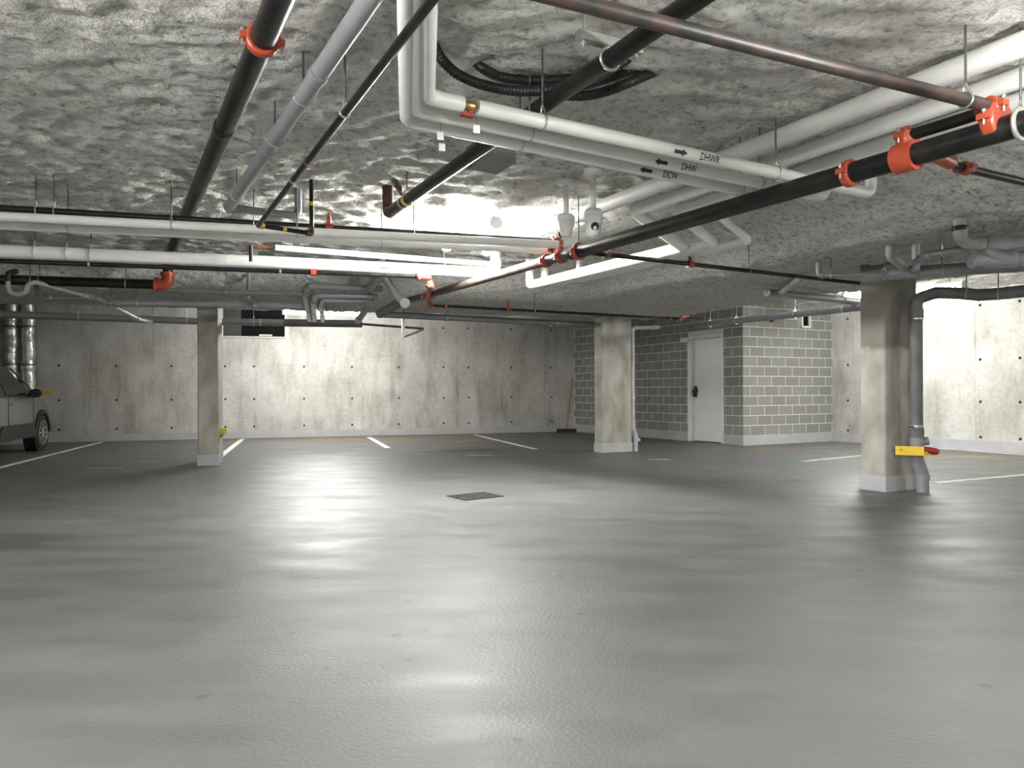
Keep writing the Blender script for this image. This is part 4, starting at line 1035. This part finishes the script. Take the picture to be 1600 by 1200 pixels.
# ------------------------------------------------------------------ car
def make_car():
    PW = fl(63, 704)                              # front right wheel on the floor
    rt = WX; fw = Wv
    O = PW - fw*1.30 - rt*.88
    e = empty('parked_car', O, 'grey crossover car parked nose to the wall at the left edge', 'car')
    def L(x, y, z): return O + fw*x - rt*y + UP*z          # x forward, y to the car's left
    # body: rings of (x, zlow, zsill, zbelt, half widths)
    st = [(-2.18,.50,.62,.95,.62),(-2.12,.36,.55,1.05,.80),(-1.75,.30,.52,1.10,.90),(-1.0,.28,.52,1.08,.915),(0,.28,.52,1.06,.92),(.8,.28,.52,1.05,.915),(1.2,.30,.52,1.04,.905),(1.75,.32,.52,.98,.88),(2.05,.34,.52,.90,.80),(2.22,.42,.55,.80,.60)]
    V = []; Fc = []; m = 12
    for (x, zl, zs, zb, hw) in st:
        ring = [(-.78*hw,zl),(-.97*hw,zl+.04),(-1.0*hw,zs),(-1.0*hw,zs+(zb-zs)*.45),(-.985*hw,zs+(zb-zs)*.8),(-.93*hw,zb),(.93*hw,zb),(.985*hw,zs+(zb-zs)*.8),(1.0*hw,zs+(zb-zs)*.45),(1.0*hw,zs),(.97*hw,zl+.04),(.78*hw,zl)]
        V += [L(x, y, z) for y, z in ring]
    for i in range(len(st)-1):
        for k in range(m): Fc.append((i*m+k, (i+1)*m+k, (i+1)*m+(k+1)%m, i*m+(k+1)%m))
    Fc.append(tuple(range(m))); Fc.append(tuple((len(st)-1)*m+k for k in reversed(range(m))))
    body = build(MB().raw(V, Fc), 'body', 'carpaint', e, smooth=50)
    # cabin
    cs = [(-2.05,1.06,1.10,.80,.74),(-1.85,1.08,1.50,.85,.66),(-1.4,1.08,1.63,.86,.64),(-.4,1.06,1.66,.87,.645),(.25,1.05,1.61,.87,.64),(.55,1.05,1.46,.865,.68),(1.18,1.03,1.07,.84,.80)]
    V = []; Fc = []; m = 8
    for x, z0, z1, w0, w1 in cs:
        zz = z0 - .03
        V += [L(x,y,z) for y,z in ((-w0,zz),(-(w0*.45+w1*.55),z0+(z1-z0)*.55),(-w1,z1-.05*min(1,(z1-z0)*3)),(-w1*.82,z1),(w1*.82,z1),(w1,z1-.05*min(1,(z1-z0)*3)),((w0*.45+w1*.55),z0+(z1-z0)*.55),(w0,zz))]
    for i in range(len(cs)-1):
        for k in range(m): Fc.append((i*m+k, (i+1)*m+k, (i+1)*m+(k+1)%m, i*m+(k+1)%m))
    Fc.append(tuple(range(m))); Fc.append(tuple((len(cs)-1)*m+k for k in reversed(range(m))))
    build(MB().raw(V, Fc), 'cabin', 'carpaint', e, smooth=50)
    def sidey(z): t = (z-1.05)/.55; return .868 - .21*max(0,t)*.98 + .012
    for s in (-1, 1):
        def gl(name, poly, mat, pr=.0):
            pts = [L(x, s*(sidey(z)+pr), z) for x, z in poly]
            build(MB().prism(pts, rt*(-s)*.012*-1), name, mat, e, smooth=0)
        gl('side_window', [(-.45,1.09),(.86,1.09),(.60,1.25),(.30,1.48),(.1,1.56),(-.45,1.58)], 'glass')
        gl('side_window', [(-1.35,1.11),(-.52,1.09),(-.52,1.58),(-1.25,1.56)], 'glass')
        gl('quarter_window', [(.90,1.09),(1.08,1.08),(.68,1.25)], 'glass', .004)
        gl('window_trim', [(-1.5,1.06),(1.14,1.05),(1.14,1.075),(-1.5,1.09)], 'black', .008)
        gl('a_pillar_trim', [(1.12,1.07),(1.18,1.07),(.36,1.58),(.28,1.57)], 'black', .008)
        # mirror
        mp = L(.72, s*.99, 1.12)
        mi = build(MB().lathe(mp - fw*.10, fw, [(0,.085),(.02,.105),(.10,.10),(.16,.06),(.18,.01)], 16), 'door_mirror', 'black', e)
        for v in mi.data.vertices: v.co.z = (v.co.z - .105)*.80 + .105
        build(MB().tube([L(.72, s*.86, 1.09), L(.72, s*.97, 1.10)], .03, 8), 'mirror_arm', 'black', mi)
        # door handle, cladding, door seams
        build(MB().box(L(-.28, s*.935, .93), (fw, rt, UP), (.10,.012,.014)), 'door_handle', 'carpaint', e, smooth=0)
        build(MB().prism([L(x, s*.925, z) for x, z in ((-.95,.30),(.90,.30),(.80,.50),(.70,.56),(-.80,.56),(-.90,.46))], rt*(-s)*.022), 'sill_cladding', 'cladding', e, smooth=0)
        for x in (.78, -.48): build(MB().box(L(x, s*.921, .80), (fw, rt, UP), (.004,.004,.26)), 'door_seam', 'black', e, smooth=0)
        # wheels and arches
        for wx_, r in ((1.30,.35),(-1.35,.35)):
            c = L(wx_, s*.80, r); n = -rt*s*-1 if False else (rt*(-s))
            out = (L(0,s,0)-L(0,0,0)).normalized()
            arc = [(wx_ + (r+.10)*math.cos(t), r + (r+.10)*math.sin(t)) for t in [math.pi*k/14 for k in range(15)]]
            inn = [(wx_ + (r+.03)*math.cos(t), r + (r+.03)*math.sin(t)) for t in [math.pi*k/14 for k in range(15)]]
            mb = MB()
            for k in range(14):
                mb.prism([L(arc[k][0], s*.895, arc[k][1]), L(arc[k+1][0], s*.895, arc[k+1][1]), L(inn[k+1][0], s*.895, inn[k+1][1]), L(inn[k][0], s*.895, inn[k][1])], out*.045)
            build(mb, 'wheel_arch', 'cladding', e, smooth=40)
            build(MB().lathe(L(wx_, s*.70, r), out, [(0,.02),(0,r+.05),(.205,r+.05),(.205,.02)], 28), 'arch_liner', 'black', e)
            wh = build(MB().lathe(L(wx_, s*.70, r), out, [(0,.22),(.01,r-.02),(.03,r),(.20,r),(.225,r-.02),(.232,.245),(.215,.23),(.18,.22),(.16,.02)], 32), 'wheel', 'tyre', e)
            mb = MB().torus(L(wx_, s*.925, r), out, .232, .014, 30, 6)
            for k in range(10):
                a = 2*math.pi*k/10; dd_ = fw*math.cos(a) + UP*math.sin(a); tt = fw*-math.sin(a) + UP*math.cos(a); cc = L(wx_, s*.915, r)
                mb.prism([cc+dd_*.04-tt*.022, cc+dd_*.23-tt*.016, cc+dd_*.23+tt*.016, cc+dd_*.04+tt*.022], out*.018)
            mb.lathe(L(wx_, s*.905, r), out, [(0,.05),(.025,.05),(.035,.035),(.035,.002)], 16)
            build(mb, 'rim', 'rim', wh, smooth=30)
        build(MB().box(L(-2.08, s*.70, .95), (rt, fw, UP), (.12,.07,.10)), 'tail_light', 'redlens', e, smooth=0)
        build(MB().box(L(2.08, s*.60, .80), (rt, fw, UP), (.14,.08,.06)), 'headlight', 'lens', e, smooth=0)
    build(MB().prism([L(1.14,-.78,1.075),L(.58,-.64,1.455),L(.58,.64,1.455),L(1.14,.78,1.075)], fw*.012+UP*.012), 'windscreen', 'glass', e, smooth=0)
    build(MB().box(L(2.16,0,.45), (rt, fw, UP), (.62,.06,.10)), 'bumper', 'cladding', e, smooth=0)
    return e
make_car()
wsx = fl(12,694); wsx.z = 0
ws_ = build(MB().box(wsx+UP*.055, (WX, Wv, UP), (.40,.09,.055)), 'wheel_stop', 'mortar', None, 'low concrete wheel stop under the car', 'wheel stop', smooth=0)
build(MB().box(wsx+UP*.07-Wv*.092, (WX, Wv, UP), (.12,.004,.03)), 'yellow_stripe', 'yellow', ws_, smooth=0)
